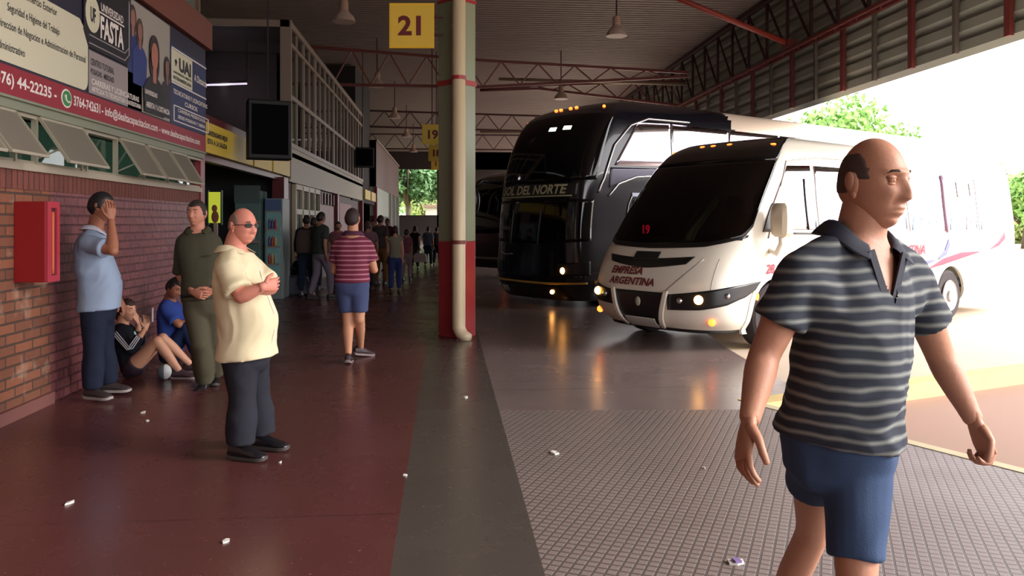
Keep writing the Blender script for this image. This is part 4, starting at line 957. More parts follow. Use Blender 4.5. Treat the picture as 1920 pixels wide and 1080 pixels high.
def wrinkle(me, fn):
    me.update(); ns = [v.normal.copy() for v in me.vertices]
    for v, n in zip(me.vertices, ns): v.co = v.co + n * fn(v.co)
def fold_fn(amp, sc=(9, 9, 3), seed=0):
    def fn(p):
        q = V((p.x * sc[0] + seed, p.y * sc[1], p.z * sc[2])); a = noise.noise(q) ; b = noise.noise(q * 2.3 + V((5, 3, 1)))
        return amp * ((1 - abs(a) * 2) * .6 + b * .4 - .3)
    return fn
def drape_fn(amp, ang=.6, fr=16, seed=0, zlo=-9, zhi=9):
    """long slanting drape folds"""
    ca_, sa_ = math.cos(ang), math.sin(ang)
    def fn(p):
        h = p.x * 1.0 + p.y * .6; a = h * ca_ + p.z * sa_; b = -h * sa_ + p.z * ca_
        w_ = noise.noise(V((a * 3 + seed, b * fr + noise.noise(p * 5) * 1.2, seed * .7))); m_ = .35 + .65 * ss(-.2, .4, noise.noise(p * 3.1 + V((seed, 0, 0)))) 
        return amp * m_ * ((1 - abs(w_) * 2.4)) * ss(zlo, zlo + .15, p.z) * (1 - ss(zhi - .15, zhi, p.z))
    return fn
def finish(me, name, mats, parent, smooth=True):
    me.name = name; me.materials.clear()
    for m in (mats if isinstance(mats, (list, tuple)) else [mats]): me.materials.append(m)
    me.polygons.foreach_set('use_smooth', [True] * len(me.polygons)); return link(name, me, parent)
def join_mesh(me, mb, keep_mats=True):
    bm = bmesh.new(); bm.from_mesh(me); o = len(bm.verts)
    nv = [bm.verts.new(v) for v in mb.v]; bm.verts.ensure_lookup_table()
    for f, mi in zip(mb.f, mb.m):
        try: g = bm.faces.new([nv[i] for i in f]); g.material_index = mi; g.smooth = True
        except ValueError: pass
    bm.to_mesh(me); bm.free(); return me
def make_person(name, label, B, root, skin, shirt=None, pants=None, shoes=None, hair=None, vox=.012, hres=(32, 26), hands=None, collar=None, group=None, extra=None, eyes=True, parent_empty=None):
    t = thing(name, label, 'person', loc=root, group=group, local=False)
    J = B.J
    mb = MB(); B.torso(mb, -.28, 1.38, 0, 26); B.yoke(mb, 0)
    mb.tube([B.N - B.U * .02, B.N + (J['head'] - B.N) * .35, B.N + (J['head'] - B.N) * .8], [.066 * B.hs, .061 * B.hs * (1 + .14 * B.fat), .060 * B.hs * (1 + .16 * B.fat)], 18)
    for sd in 'RL':
        B.limb(mb, ('sh' + sd, 'el' + sd, 'wr' + sd), ARM, B.al, 0, 2); B.limb(mb, ('hip' + sd, 'kn' + sd, 'an' + sd), LEG, B.ll, 0, 2)
        mb.ellipsoid(J['sh' + sd], [.052 * B.al] * 3, 16, 10); mb.ellipsoid(J['hip' + sd], [.086 * B.ll] * 3, 16, 10)
    me = evaluated(mb, vox, 5)
    hb = MB(); R = frame(B.face, B.up)
    for i_ in range(3): R[i_][2] *= B.tall
    add_head(hb, J['head'], R, B.hs, hres[0], hres[1], (0, 1, 2), B.fat, eyes=eyes, ears=True)
    if hands:
        for sd in 'RL':
            if sd in hands:
                d, nn, curl = hands[sd]; add_hand(hb, J['wr' + sd], V(d), V(nn), B.hs if B.hs > .9 else .92, curl, 1 if sd == 'R' else -1)
    join_mesh(me, hb); finish(me, 'body', [skin, M_eyew, M_eyed], t)
    if eyes:
        for sg in (-1, 1):
            e = MB(); q = lambda x, y, z: J['head'] + R @ (V((sg * x, y, z)) * B.hs)
            e.tube([q(.014, .093, .029), q(.026, .092, .034), (q(.040, .083, .033)), q(.048, .074, .027)], [.002, .0035, .0032, .001], 8); e.build('eyebrow', M_brow, t, True)
    if hair:
        h = MB(); mask, th, hm = hair[:3]; add_hair(h, J['head'], R, B.hs, hres[0], hres[1], mask, th, fat=B.fat)
        if len(hair) > 3: hair[3](h, J['head'], R, B.hs)
        h.build('hair', hm, t, True, fix=False)
    if shirt:
        mb = MB(); off = shirt.get('off', .016); B.torso(mb, shirt.get('hem', -.12), shirt.get('top', 1.22), off, 28, shirt.get('flare', .0), full=True)
        B.yoke(mb, off)
        k1 = shirt.get('sleeve', .62); so = shirt.get('soff', off)
        for sd in 'RL':
            B.limb(mb, ('sh' + sd, 'el' + sd, 'wr' + sd), ARM, B.al, 0, k1, so, shirt.get('sflare', .012)); mb.ellipsoid(J['sh' + sd], [.052 * B.al + so * .8] * 3, 18, 12)
        sm = evaluated(mb, shirt.get('vox', vox), shirt.get('smooth', 4))
        wrinkle(sm, fold_fn(shirt.get('fold', .008), shirt.get('fsc', (7, 7, 4)), shirt.get('seed', 0)))
        for dr in shirt.get('drape', ()): wrinkle(sm, drape_fn(*dr))
        if shirt.get('v'):
            vd, vw = shirt['v']; bm = bmesh.new(); bm.from_mesh(sm); c, x, f, u, a, b, sh = B.sec(1.2); fac = []
            for q in bm.faces:
                r = q.calc_center_median() - B.N; hgt = r.dot(B.U); lat = abs(r.dot(B.as_)); fw = r.dot(f)
                if fw > .02 and hgt > -vd and lat < vw * (1 + hgt / vd): fac.append(q)
            bmesh.ops.delete(bm, geom=fac, context='FACES'); bm.to_mesh(sm); bm.free()
        finish(sm, shirt.get('name', 'shirt'), shirt['mat'], t)
    if collar:
        c, x, f, u, a, b, sh = B.sec(1.3); rows = [[], [], [], []]; n = 30; cs = collar.get('s', 1.0) * 1.12; up_ = u * .014
        for i in range(n + 1):
            q = PI / 2 + math.radians(collar.get('gap', 22)) + (2 * PI - 2 * math.radians(collar.get('gap', 22))) * i / n
            fr = gs(i, 0, 3.5) + gs(i, n, 3.5); dirv = x * math.cos(q) * 1.0 + f * math.sin(q)
            low = collar.get('drop', .05) * fr + .018 * max(0, math.sin(q))
            rows[0].append(B.N + up_ + dirv * .070 * cs - u * (.03 + low)); rows[1].append(B.N + up_ + dirv * .069 * cs + u * (.022 - low)); rows[2].append(B.N + up_ + dirv * .080 * cs + u * (.020 - low)); rows[3].append(B.N + up_ + dirv * (.112 + .014 * fr) * cs - u * (.024 + low * 1.05))
        m = MB(); m.grid(rows); ob = m.build('collar', collar['mat'], t, True); q = ob.modifiers.new('s', 'SOLIDIFY'); q.thickness = .004; q = ob.modifiers.new('b', 'SUBSURF'); q.levels = q.render_levels = 1
    if pants:
        mb = MB(); off = pants.get('off', .012); B.torso(mb, -.27, pants.get('top', .12), off, 10)
        for sd in 'RL':
            k1 = pants.get('hem', 1.93); k1 = k1[sd] if isinstance(k1, dict) else k1; B.limb(mb, ('hip' + sd, 'kn' + sd, 'an' + sd), LEG, B.ll, 0, k1, pants.get('loff', lambda k: .014 + .012 * ss(1, 1.9, k)), pants.get('flare', 0)); mb.ellipsoid(J['hip' + sd], [.084 * B.ll + off * .7] * 3, 18, 12)
        pm = evaluated(mb, pants.get('vox', vox), 4); wrinkle(pm, fold_fn(pants.get('fold', .007), pants.get('fsc', (6, 6, 5)), 11)); finish(pm, pants.get('name', 'trousers'), pants['mat'], t)
    if shoes:
        for sd in 'RL':
            d, pitch = shoes[sd]; m = MB(); foot_mesh(m, J['an' + sd], V(d), shoes.get('s', 1.0), pitch, drop=shoes.get('drop', .085)); m.build('shoe', [shoes['mat'], shoes.get('sole', M_sole)], t, auto=True)
    if extra: extra(t, B, R)
    return t
M_sole = mat('shoe_sole', (60, 54, 52), .6)
def skinm(n, c): return mat(n, c, .5, sss=.06, spec=.35, bump=.06, bump_scale=90)
def cloth(n, c, a=.12, r=.85, sc=5): return mat(n, c, r, noise_amt=a, noise_scale=sc, spec=.2, bump=.12, bump_scale=220)

# ---- foreground walker in the striped polo
D0 = 2.2
def jp(d0): return lambda px, py, dd=0: P(px, py, d0 + dd)
j = jp(2.2)
Jw = dict(head=j(1636, 347, .0), neck=j(1612, 440, .02), shR=j(1500, 516, -.07), shL=j(1704, 516, .09), elR=j(1432, 668, -.06), wrR=j(1404, 792, -.16),
          elL=j(1763, 668, .16), wrL=j(1828, 792, .10), hipR=j(1538, 828, .05), hipL=j(1604, 834, .0), knR=j(1524, 1000, .36), anR=P(1438, 1182, 2.9), knL=j(1606, 1110, -.10), anL=j(1612, 1392, .0))
Bw = Body(Jw, camdir(.52, -.85, -.03), w=.85, depth=.96, belly=.05, hs=1.0, tall=1.09, limb=1.0, arml=1.0, legl=.88, fat=.5)
M_sk1 = skinm('tanned_skin', (172, 122, 98))
M_polo = stripe_mat('grey_striped_polo_knit', ((46, 50, 60), (126, 128, 124)), .0335, .20, dist=.03, soft=.34)
M_den = cloth('faded_denim', (52, 68, 96), .25, .8, 3)
def walker_extra(t, B, R):
    m = MB()
    c, x, f, u, a, b, sh = B.sec(1.05)
    # placket strips running down from the open collar
    for sg in (-1, 1):
        p0 = B.N + f * .100 - u * .04 + x * sg * .062; p1 = B.N + f * .125 - u * .175 + x * sg * .010
        m.bar(p0, p1, .022, .006, up=f)
    m.build('placket', mat('navy_trim', (26, 28, 42), .8), t)
make_person('person', 'bald man striding past in grey striped polo shirt and denim shorts', Bw, (Jw['anL'].x, Jw['anL'].y, 0), M_sk1,
    shirt=dict(mat=M_polo, hem=.04, off=.013, sleeve=.58, sflare=.014, soff=.008, fold=.006, fsc=(7, 7, 9), vox=.0075, smooth=10, v=(.17, .085), top=1.2, flare=.012, seed=3, drape=((.009, .55, 15, 3, .9, 1.35), (.006, -.5, 22, 9, .85, 1.2), (.004, 1.2, 12, 4))),
    collar=dict(mat=mat('navy_trim', (26, 28, 42), .8), gap=30, drop=.045, s=1.04), pants=dict(mat=M_den, hem={'R': .42, 'L': .78}, off=.008, loff=lambda k: .012 + .006 * k, top=.12, fold=.010, vox=.008, name='denim_shorts'),
    shoes=dict(mat=mat('dark_leather', (40, 34, 32), .4), R=(camdir(.7, -.7), .5), L=(camdir(.7, -.7), -.1)), hair=(hair_bald, .0024, mat('cropped_dark_hair', (74, 58, 52), .9)),
    vox=.008, hres=(96, 84), hands={'R': (Jw['wrR'] - Jw['elR'] + V((0, 0, -.05)), camdir(.9, .2), .55), 'L': (camdir(.15, -.1, -.5), camdir(-1, -.1, -.1), 1.5)}, extra=walker_extra)

# ---- man with crossed arms in the cream shirt
j = jp(5.32)
Jc = dict(head=j(455, 425, .0), neck=j(437, 466, .0), shR=j(427, 500, -.16), shL=j(464, 494, .17), elR=j(452, 556, -.26), wrR=j(494, 538, -.26),
          elL=j(508, 540, .04), wrL=j(480, 540, -.20), hipR=j(448, 655, -.075), hipL=j(470, 655, .075), knR=j(455, 752, -.08), knL=j(482, 742, .14), anR=P(450, 834, 5.24), anL=P(492, 816, 5.47))
Bc = Body(Jc, camdir(.86, -.5, -.04), w=.98, depth=1.15, belly=.085, hs=1.04, limb=1.08, fat=.8, arml=1.04, legl=1.0)
M_sk2 = skinm('ruddy_skin', (196, 126, 108))
M_cshirt = cloth('cream_cotton', (212, 198, 164), .05)
def glasses(t, B, R):
    g = MB(); q = lambda x, y, z: B.J['head'] + R @ (V((x, y, z)) * B.hs)
    for sg in (-1, 1):
        rr = []
        for o in (.0, .003): rr.append([q(sg * (.031 + .021 * math.cos(2 * PI * k / 16)), .094 + o - .006 * (math.cos(2 * PI * k / 16) > 0), .011 + .015 * math.sin(2 * PI * k / 16)) for k in range(16)])
        g.loft(rr); g.tube([q(sg * .05, .088, .016), q(sg * .078, .05, .014), q(sg * .082, -.01, .006)], .0022, 6)
    g.tube([q(-.012, .1, .014), q(.012, .1, .014)], .002, 6)
    g.build('sunglasses', mat('sunglass_lens', (14, 10, 12), .35, spec=.2), t, auto=True)
    m = MB(); c, x, f, u, a, b, sh = B.sec(.9)
    pts = [B.sec(tt)[0] + B.sec(tt)[2] * (B.sec(tt)[5] + B.sec(tt)[6] + .024) for tt in (1.05, .9, .75, .6, .4, .2, 0, -.1)]
    for a_, b_ in zip(pts, pts[1:]): m.bar(a_, b_, .03, .004, up=f)
    m.build('button_placket', mat('cream_placket', (216, 198, 182), .8), t)
make_person('person', 'bald man in sunglasses and untucked cream shirt standing with crossed arms', Bc, (Jc['anR'].x, Jc['anR'].y, 0), M_sk2,
    shirt=dict(mat=M_cshirt, hem=-.10, off=.020, sleeve=.82, sflare=.018, soff=.022, fold=.007, fsc=(5, 5, 3), vox=.010, smooth=6, top=1.22, flare=.022, seed=8, drape=((.012, 1.25, 11, 2, .7, 1.25), (.008, .5, 12, 6, 1.0, 1.5))), collar=dict(mat=M_cshirt, gap=28, drop=.03, s=1.05),
    pants=dict(mat=cloth('charcoal_wool', (36, 36, 44), .1), hem=1.97, loff=lambda k: .022 + .028 * ss(.8, 1.9, k), fold=.009, vox=.011),
    shoes=dict(mat=mat('black_shoe', (26, 24, 28), .25), R=(camdir(.95, -.25), 0), L=(camdir(.97, -.2), 0)), hair=(hair_bald, .004, mat('thin_grey_hair', (128, 100, 88), .9)),
    vox=.010, hres=(64, 54), hands={'R': (camdir(.55, .8, .1), camdir(-.6, .5), .5), 'L': (camdir(-.9, .1, -.25), camdir(.2, .95), .8)}, extra=glasses)

# ---- man in the pale blue shirt, hand to his face
j = jp(7.0)
Jb = dict(head=j(190, 388, .0), neck=j(177, 430, .02), shR=j(163, 456, -.17), shL=j(181, 452, .16), elR=j(212, 470, -.27), wrR=j(208, 412, -.14),
          elL=j(206, 520, .25), wrL=j(224, 560, .28), hipR=j(178, 576, -.08), hipL=j(188, 576, .09), knR=j(176, 660, -.08), knL=j(196, 655, .12), anR=P(174, 728, 6.95), anL=P(204, 716, 7.2))
Bb = Body(Jb, camdir(.93, .15, -.05), w=1.0, depth=1.1, belly=.07, hs=1.06, limb=1.06, arml=1.05)
M_sk3 = skinm('brown_skin', (158, 104, 80))
M_bshirt = cloth('pale_blue_cotton', (142, 158, 182), .05)
make_person('person', 'dark haired man in pale blue shirt holding his hand to his face', Bb, (Jb['anR'].x, Jb['anR'].y, 0), M_sk3,
    shirt=dict(mat=M_bshirt, hem=-.04, off=.018, sleeve=.72, sflare=.016, fold=.006, fsc=(4, 4, 4), vox=.012, smooth=5, flare=.014, seed=5, drape=((.012, 1.0, 11, 7, .8, 1.3),)), collar=dict(mat=mat('white_inner_collar', (200, 200, 215), .8), gap=26, drop=.03),
    pants=dict(mat=cloth('dark_navy_jeans', (28, 34, 52), .15), hem=1.97, loff=lambda k: .020 + .022 * ss(.9, 1.9, k), fold=.008, vox=.012),
    shoes=dict(mat=mat('dark_brown_shoe', (54, 44, 44), .5), sole=mat('pale_sole', (150, 140, 136), .6), R=(camdir(.97, -.25), 0), L=(camdir(.99, .1), 0)), hair=(hair_full, .010, mat('black_hair', (22, 18, 22), .6)),
    vox=.011, hres=(48, 40), hands={'R': (camdir(.0, .05, 1), camdir(-.75, .6), .45), 'L': (camdir(.4, 0, -.8), camdir(-1, 0), .5)})

# ---- security man in olive
j = jp(7.35)
Jo = dict(head=j(369, 401, .0), neck=j(371, 430, .03), shR=j(344, 452, -.02), shL=j(400, 452, .06), elR=j(337, 515, .05), wrR=j(362, 548, -.16),
          elL=j(418, 515, .05), wrL=j(398, 545, -.12), hipR=j(366, 565, .0), hipL=j(396, 565, .03), knR=j(375, 645, -.05), knL=j(402, 640, .10), anR=P(385, 715, 7.55), anL=P(404, 700, 7.75))
Bo = Body(Jo, camdir(-.12, -1, .04), w=1.0, depth=1.0, belly=.03, hs=1.03, limb=1.0)
M_ol = cloth('olive_uniform', (66, 64, 50), .1); M_olp = cloth('olive_trouser', (78, 74, 58), .12)
def belt(t, B, R):
    m = MB(); m.loft([B.ring(.10, .024), B.ring(.15, .026)]); m.build('belt', mat('black_belt', (18, 18, 20), .4), t, True)
    m = MB(); c, x, f, u, a, b, sh = B.sec(.75); p = c + f * (b + .022) + x * -.07; m.bar(p - x * .04, p + x * .04, .002, .05, up=f); m.build('pocket_flap', M_ol, t)
make_person('person', 'man in olive uniform standing by the wall, hands at his belt', Bo, (Jo['anR'].x, Jo['anR'].y, 0), skinm('warm_skin', (186, 126, 104)),
    shirt=dict(mat=M_ol, hem=.02, off=.018, sleeve=.98, sflare=.01, fold=.009, vox=.013, seed=2), collar=dict(mat=M_ol, gap=24, drop=.03),
    pants=dict(mat=M_olp, hem=1.95, top=.16, loff=lambda k: .024 + .026 * ss(.9, 1.9, k), fold=.010, vox=.013),
    shoes=dict(mat=mat('black_shoe', (26, 24, 28), .25), R=(camdir(-.2, -1), 0), L=(camdir(.3, -1), 0)), hair=(hair_full, .009, mat('brown_black_hair', (40, 28, 24), .7)),
    vox=.012, hres=(48, 40), hands={'R': (camdir(.8, -.3, -.2), camdir(0, 1), .9), 'L': (camdir(-.75, -.3, -.3), camdir(0, 1), .9)}, extra=belt)

# ---- man seen from behind in the maroon striped polo
j = jp(8.85)
Js = dict(head=j(661, 411, .0), neck=j(662, 438, .0), shR=j(688, 460, .02), shL=j(634, 460, .0), elR=j(702, 506, .04), wrR=j(686, 502, .30), elL=j(627, 508, .06), wrL=j(642, 506, .30),
          hipR=j(673, 535, .0), hipL=j(648, 535, .0), knR=j(674, 598, -.02), knL=j(652, 598, .0), anR=P(676, 651, 9.25), anL=P(653, 665, 8.85))
Bs = Body(Js, camdir(.12, 1, 0), w=1.05, depth=1.05, belly=.02, hs=1.0, limb=1.03)
M_mpolo = stripe_mat('maroon_striped_knit', ((108, 42, 62), (178, 120, 134)), .052, .26, dist=.004, soft=.16)
make_person('person', 'man seen from behind in maroon striped shirt and blue shorts', Bs, (Js['anL'].x, Js['anL'].y, 0), skinm('light_tan_skin', (196, 140, 110)),
    shirt=dict(mat=M_mpolo, hem=.06, off=.020, sleeve=.66, sflare=.014, fold=.008, vox=.014, seed=4), collar=dict(mat=mat('maroon_collar', (80, 36, 60), .8), gap=24, drop=.02),
    pants=dict(mat=cloth('slate_blue_cotton', (66, 74, 108), .08), hem=.80, top=.12, loff=lambda k: .018 + .014 * k, fold=.006, vox=.014, name='shorts'),
    shoes=dict(mat=mat('dark_trainer', (44, 26, 34), .6), sole=mat('grey_sole', (130, 110, 110), .6), R=(camdir(.75, .65), .15), L=(camdir(-.1, 1), .1)), hair=(hair_full, .008, mat('brown_hair', (48, 34, 34), .7)),
    vox=.013, hres=(36, 30), hands={'R': (camdir(-.4, .9), camdir(0, 0, -1), .8), 'L': (camdir(.4, .9), camdir(0, 0, -1), .8)}, eyes=False)

# ---- young woman sitting on the floor
j = jp(8.05)
Jg = dict(head=j(238, 582, -.02), neck=j(229, 606, .0), shR=j(222, 626, -.13), shL=j(240, 622, .13), elR=j(246, 655, -.20), wrR=j(273, 615, -.16), elL=j(262, 640, .16), wrL=j(258, 603, .02),
          hipR=j(247, 690, -.09), hipL=j(251, 686, .10), knR=j(295, 640, -.16), knL=j(305, 634, .12), anR=P(336, 695, 8.0), anL=P(357, 683, 8.32))
Bg = Body(Jg, camdir(.93, -.36, -.05), V((0, 0, 1)), w=.84, depth=.85, hs=.94, limb=.86, legl=1.05)
def tail(h, c, R, s):
    q = lambda x, y, z: c + R @ (V((x, y, z)) * s)
    h.tube([q(0, -.085, .05), q(0, -.12, .06), q(0, -.14, .0), q(0, -.125, -.09), q(0, -.1, -.15)], [.02, .032, .035, .026, .008], 12)
M_trk = cloth('black_tracksuit', (22, 24, 32), .1)
def trk(t, B, R):
    for sd in 'RL':
        for i in (-1, 0, 1):
            m = MB(); A, E, W_ = B.J['sh' + sd], B.J['el' + sd], B.J['wr' + sd]; out = (B.J['sh' + sd] - B.C).normalized(); pts = []
            for k in range(9):
                f = k / 8; p = A + (E - A) * f; r = lin(ARM, f)[0] * B.al + .019; ax = (E - A).normalized(); o2 = (out - ax * out.dot(ax)).normalized(); s2 = ax.cross(o2); a = i * .30; pts.append(p + (o2 * math.cos(a) + s2 * math.sin(a)) * r)
            for k in range(7):
                f = .1 + .5 * k / 6; p = E + (W_ - E) * f; r = lin(ARM, 1 + f)[0] * B.al + .019; ax = (W_ - E).normalized(); o2 = (out - ax * out.dot(ax)).normalized(); s2 = ax.cross(o2); a = i * .34; pts.append(p + (o2 * math.cos(a) + s2 * math.sin(a)) * r)
            m.tube(pts, .005, 6); m.build('sleeve_stripe', mat('white_stripe', (205, 205, 210), .7), t, True)
    m = MB(); c, x, f, u, a, b, sh = B.sec(.75); m.ellipsoid(c + f * (b + .005), (.055, .012, .075), 14, 10, 0, Matrix((x, f, u)).transposed()); m.build('mint_top', mat('mint_cloth', (150, 190, 180), .8), t, True)
make_person('person', 'young woman sitting on the floor in black striped jacket looking at her phone', Bg, (Jg['hipR'].x, Jg['hipR'].y, 0), skinm('fair_skin', (206, 152, 124)),
    shirt=dict(mat=M_trk, hem=-.05, off=.016, sleeve=1.6, sflare=.004, fold=.006, vox=.012, name='jacket'), pants=dict(mat=mat('magenta_black_shorts', (44, 26, 40), .8), hem=.22, top=.12, vox=.012, name='shorts'),
    shoes=dict(mat=mat('purple_grey_trainer', (74, 54, 62), .6), sole=mat('white_sole', (190, 176, 178), .6), R=(camdir(.98, -.1), -.05), L=(camdir(.95, -.1), -.05), drop=.08), hair=(hair_full, .012, mat('auburn_hair', (52, 30, 28), .6), tail),
    vox=.010, hres=(40, 34), hands={'R': (camdir(.15, .0, 1), camdir(-.7, .5), .8), 'L': (camdir(-.35, -.2, 1), camdir(-.8, .1), .9)}, extra=trk)
pc = Jg['wrR'] + camdir(.07, .0, .13)
t = thing('phone', 'white mobile phone held up by the sitting young woman', 'phone', loc=pc, rz=-ANG + .3)
m = MB(); m.box((-.006, -.036, -.07), (.004, .036, .07)); o = m.build('case', mat('white_phone', (200, 190, 196), .3), t, bevel=.004)
m = MB(); m.box((-.0075, -.031, -.058), (-.006, .031, .058)); m.build('screen', mat('phone_screen', (30, 30, 40), .1), t)

# ---- person in blue sitting behind the officer
j = jp(8.9)
Jq = dict(head=j(328, 540, -.10), neck=j(316, 562, .0), shR=j(310, 578, -.15), shL=j(328, 574, .15), elR=j(334, 608, -.20), wrR=j(347, 604, -.05), elL=j(346, 600, .15), wrL=j(336, 612, .0),
          hipR=j(318, 658, -.09), hipL=j(322, 656, .09), knR=j(350, 615, -.14), knL=j(352, 612, .10), anR=P(372, 668, 8.75), anL=P(378, 662, 9.0))
Bq = Body(Jq, camdir(.75, -.45, -.45), V((.4, 0, .9)), w=.95, depth=1.0, hs=1.0, limb=.98)
make_person('person', 'person in blue shirt and jeans sitting against the wall with bowed head', Bq, (Jq['hipR'].x, Jq['hipR'].y, 0), M_sk3,
    shirt=dict(mat=cloth('royal_blue_cotton', (52, 74, 150), .12), hem=-.05, off=.018, sleeve=.8, fold=.008, vox=.015), pants=dict(mat=cloth('blue_jeans', (36, 50, 88), .15), hem=1.95, vox=.015),
    shoes=dict(mat=mat('dark_trainer', (44, 26, 34), .6), R=(camdir(.95, -.2), 0), L=(camdir(.95, -.1), 0)), hair=(hair_full, .014, mat('black_hair', (22, 18, 22), .6)), vox=.014, hres=(32, 26),
    hands={'R': (camdir(.3, .5, .1), camdir(0, 0, 1), .7), 'L': (camdir(-.6, -.3, 0), camdir(0, 0, 1), .7)})

# ---- people further back
def stance(px, hy, fy, face, walk=0.0, side=1, w=1.0, armf=.0, headdown=0):
    d = F * (HC - .0) / (fy - HY); base = P(px, fy, d); H = (fy - hy) / F * d; k = H / 1.75
    f = camdir(*face).normalized(); r = f.cross(V((0, 0, 1)))
    def L(x, y, z): return V((base.x, base.y, 0)) + r * x * k + f * y * k + V((0, 0, z * k))
    s_ = walk
    J = dict(head=L(0, .02, 1.632), neck=L(0, -.01, 1.50), shR=L(.165 * w, -.01, 1.41), shL=L(-.165 * w, -.01, 1.41), elR=L(.22 * w, -.03 - s_ * .12 + armf * .05, 1.12), elL=L(-.22 * w, -.03 + s_ * .12 + armf * .05, 1.12),
             wrR=L(.21 * w - .08 * armf, .06 - s_ * .2 + armf * .28, .88 + armf * .22), wrL=L(-.21 * w + .08 * armf, .06 + s_ * .2 + armf * .28, .88 + armf * .22), hipR=L(.085, 0, .92), hipL=L(-.085, 0, .92),
             knR=L(.10, .06 + s_ * .18, .50), knL=L(-.10, .04 - s_ * .10, .50), anR=L(.11, s_ * .28, .09), anL=L(-.11, -s_ * .30, .09 + abs(s_) * .04))
    return J, f, k, base
def bystander(label, px, hy, fy, face, shirt, pants, walk=0, w=1.0, armf=0, hair=(hair_full, .012), longhair=False, sleeve=.62, skirt=None, hairc=(30, 22, 22), skin=(150, 104, 84), shoec=(34, 28, 30), hem=1.93, group=None, shirtn=None):
    J, f, k, base = stance(px, hy, fy, face, walk, w=w, armf=armf)
    B = Body(J, f, w=k * w, depth=k * .95, hs=k, limb=k)
    def lh(h, c, R, s):
        q = lambda x, y, z: c + R @ (V((x, y, z)) * s)
        h.loft([[q(x * wd, -.06 - dp * yy, z) for x, yy in ((-1, -.6), (-.6, 0), (0, .3), (.6, 0), (1, -.6), (.6, -1), (-.6, -1))] for z, wd, dp in ((.08, .05, .03), (.03, .085, .05), (-.08, .095, .045), (-.2, .10, .04), (-.32, .085, .035), (-.40, .04, .02))])
    hr = (hair[0], hair[1], mat('hair_%d_%d' % (hairc[0], hairc[1]), hairc, .6)) + ((lh,) if longhair else ())
    return make_person('person', label, B, (base.x, base.y, 0), skinm('skin_%d' % skin[0], skin), shirt=dict(mat=cloth('top_%d_%d_%d' % shirt, shirt), hem=-.02, off=.018 * k, sleeve=sleeve, vox=.02, fold=.008),
        pants=dict(mat=cloth('legs_%d_%d_%d' % pants, pants), hem=hem, vox=.02, loff=lambda q: .018), shoes=dict(mat=mat('shoe_%d' % shoec[0], shoec, .5), R=(f, 0), L=(f, .2 * abs(walk)), s=k, drop=.085 * 1.0), hair=hr, vox=.018, hres=(24, 20),
        hands={'R': (J['wrR'] - J['elR'], f, .5), 'L': (J['wrL'] - J['elL'], f, .5)}, group=group, eyes=False), J, f, k
bystander('man in dark green shirt and pale grey trousers with legs apart', 601, 398, 561, (.5, .8), (52, 58, 56), (104, 96, 108), walk=.6, sleeve=.7)
_, Jx, fx, kx = bystander('person in dark clothes beside the red office pillar, wearing a backpack', 575, 404, 556, (-.1, 1), (44, 42, 50), (36, 48, 66), walk=.3, sleeve=1.6)
bystander('person in dusty pink top just left of the striped shirt man', 634, 416, 540, (.3, -.9), (120, 74, 82), (58, 38, 52), walk=.3)
bystander('dark haired person facing away behind the pillar group', 588, 408, 545, (.2, 1), (36, 34, 44), (34, 34, 46), walk=.2, sleeve=1.5)
bystander('woman with pale hair strap top just right of the striped shirt man', 690, 415, 545, (-.3, 1), (112, 84, 92), (44, 40, 50), walk=.5, longhair=True, hairc=(70, 48, 40))
bystander('person in dark grey shirt standing left of the long haired girl', 713, 404, 535, (.4, .9), (66, 60, 60), (110, 78, 44), walk=.2)
bystander('girl with long dark hair, grey tank top and blue jeans', 741, 424, 550, (-.2, 1), (122, 118, 104), (44, 56, 104), walk=.45, w=.85, longhair=True, sleeve=.12, hairc=(44, 22, 24), skin=(176, 128, 108))
bystander('small person in pink walking beyond the long haired girl', 762, 430, 527, (0, 1), (120, 70, 80), (130, 110, 110), walk=.3, w=.85)
_, Jz, fz_, kz = bystander('woman in black top walking with a white handbag', 778, 424, 505, (-.1, 1), (34, 26, 30), (54, 48, 50), walk=.4, w=.85, longhair=True, skin=(176, 128, 108), sleeve=.2, group=None)
bystander('person in blue grey shirt far down the hall beside the column', 803, 425, 500, (.1, 1), (80, 92, 110), (30, 44, 54), walk=.3)
bystander('person in brown shirt half hidden by the column far down the hall', 819, 426, 498, (.1, 1), (84, 62, 62), (34, 30, 36), walk=.3)
bystander('person in dark shirt far away near the left shop fronts', 700, 412, 520, (.1, -1), (44, 34, 40), (40, 34, 40), walk=.1)
bystander('person in maroon shirt far away between the shop fronts and the girl', 727, 410, 508, (-.3, -1), (84, 40, 46), (38, 32, 38), walk=.1)

# ---- bags
def bag(label, name, c, size, col, rz=0, handle=True):
    t = thing(name, label, 'bag', loc=c, rz=rz); sx, sy, sz = size
    m = MB(); m.loft([[V((x * sx * w_, y * sy * w_, z * sz)) for x, y in ((-.5, -.3), (-.3, -.5), (.3, -.5), (.5, -.3), (.5, .3), (.3, .5), (-.3, .5), (-.5, .3))] for z, w_ in ((0, .85), (.08, 1), (.6, 1.02), (.9, .85), (1, .55))]); m.build('bag_body', mat('bag_%d_%d' % (col[0], col[1]), col, .7, noise_amt=.15), t, auto=True)
    if handle: m = MB(); m.tube([(-sx * .25, 0, sz * .9), (-sx * .2, 0, sz * 1.25), (0, 0, sz * 1.38), (sx * .2, 0, sz * 1.25), (sx * .25, 0, sz * .9)], .012, 8); m.build('handle', mat('bag_handle_%d' % col[0], tuple(int(q * .8) for q in col), .7), t, True)
    return t
g = G(551, 553); bag('bulging grey duffel bag on the floor by the red office pillar', 'duffel_bag', g, (.7, .4, .42), (74, 76, 92))
g = G(548, 556) ; bag('black suitcase standing under the grey duffel by the office pillar', 'suitcase', g + V((.1, .75, 0)), (.5, .3, .75), (26, 24, 34))
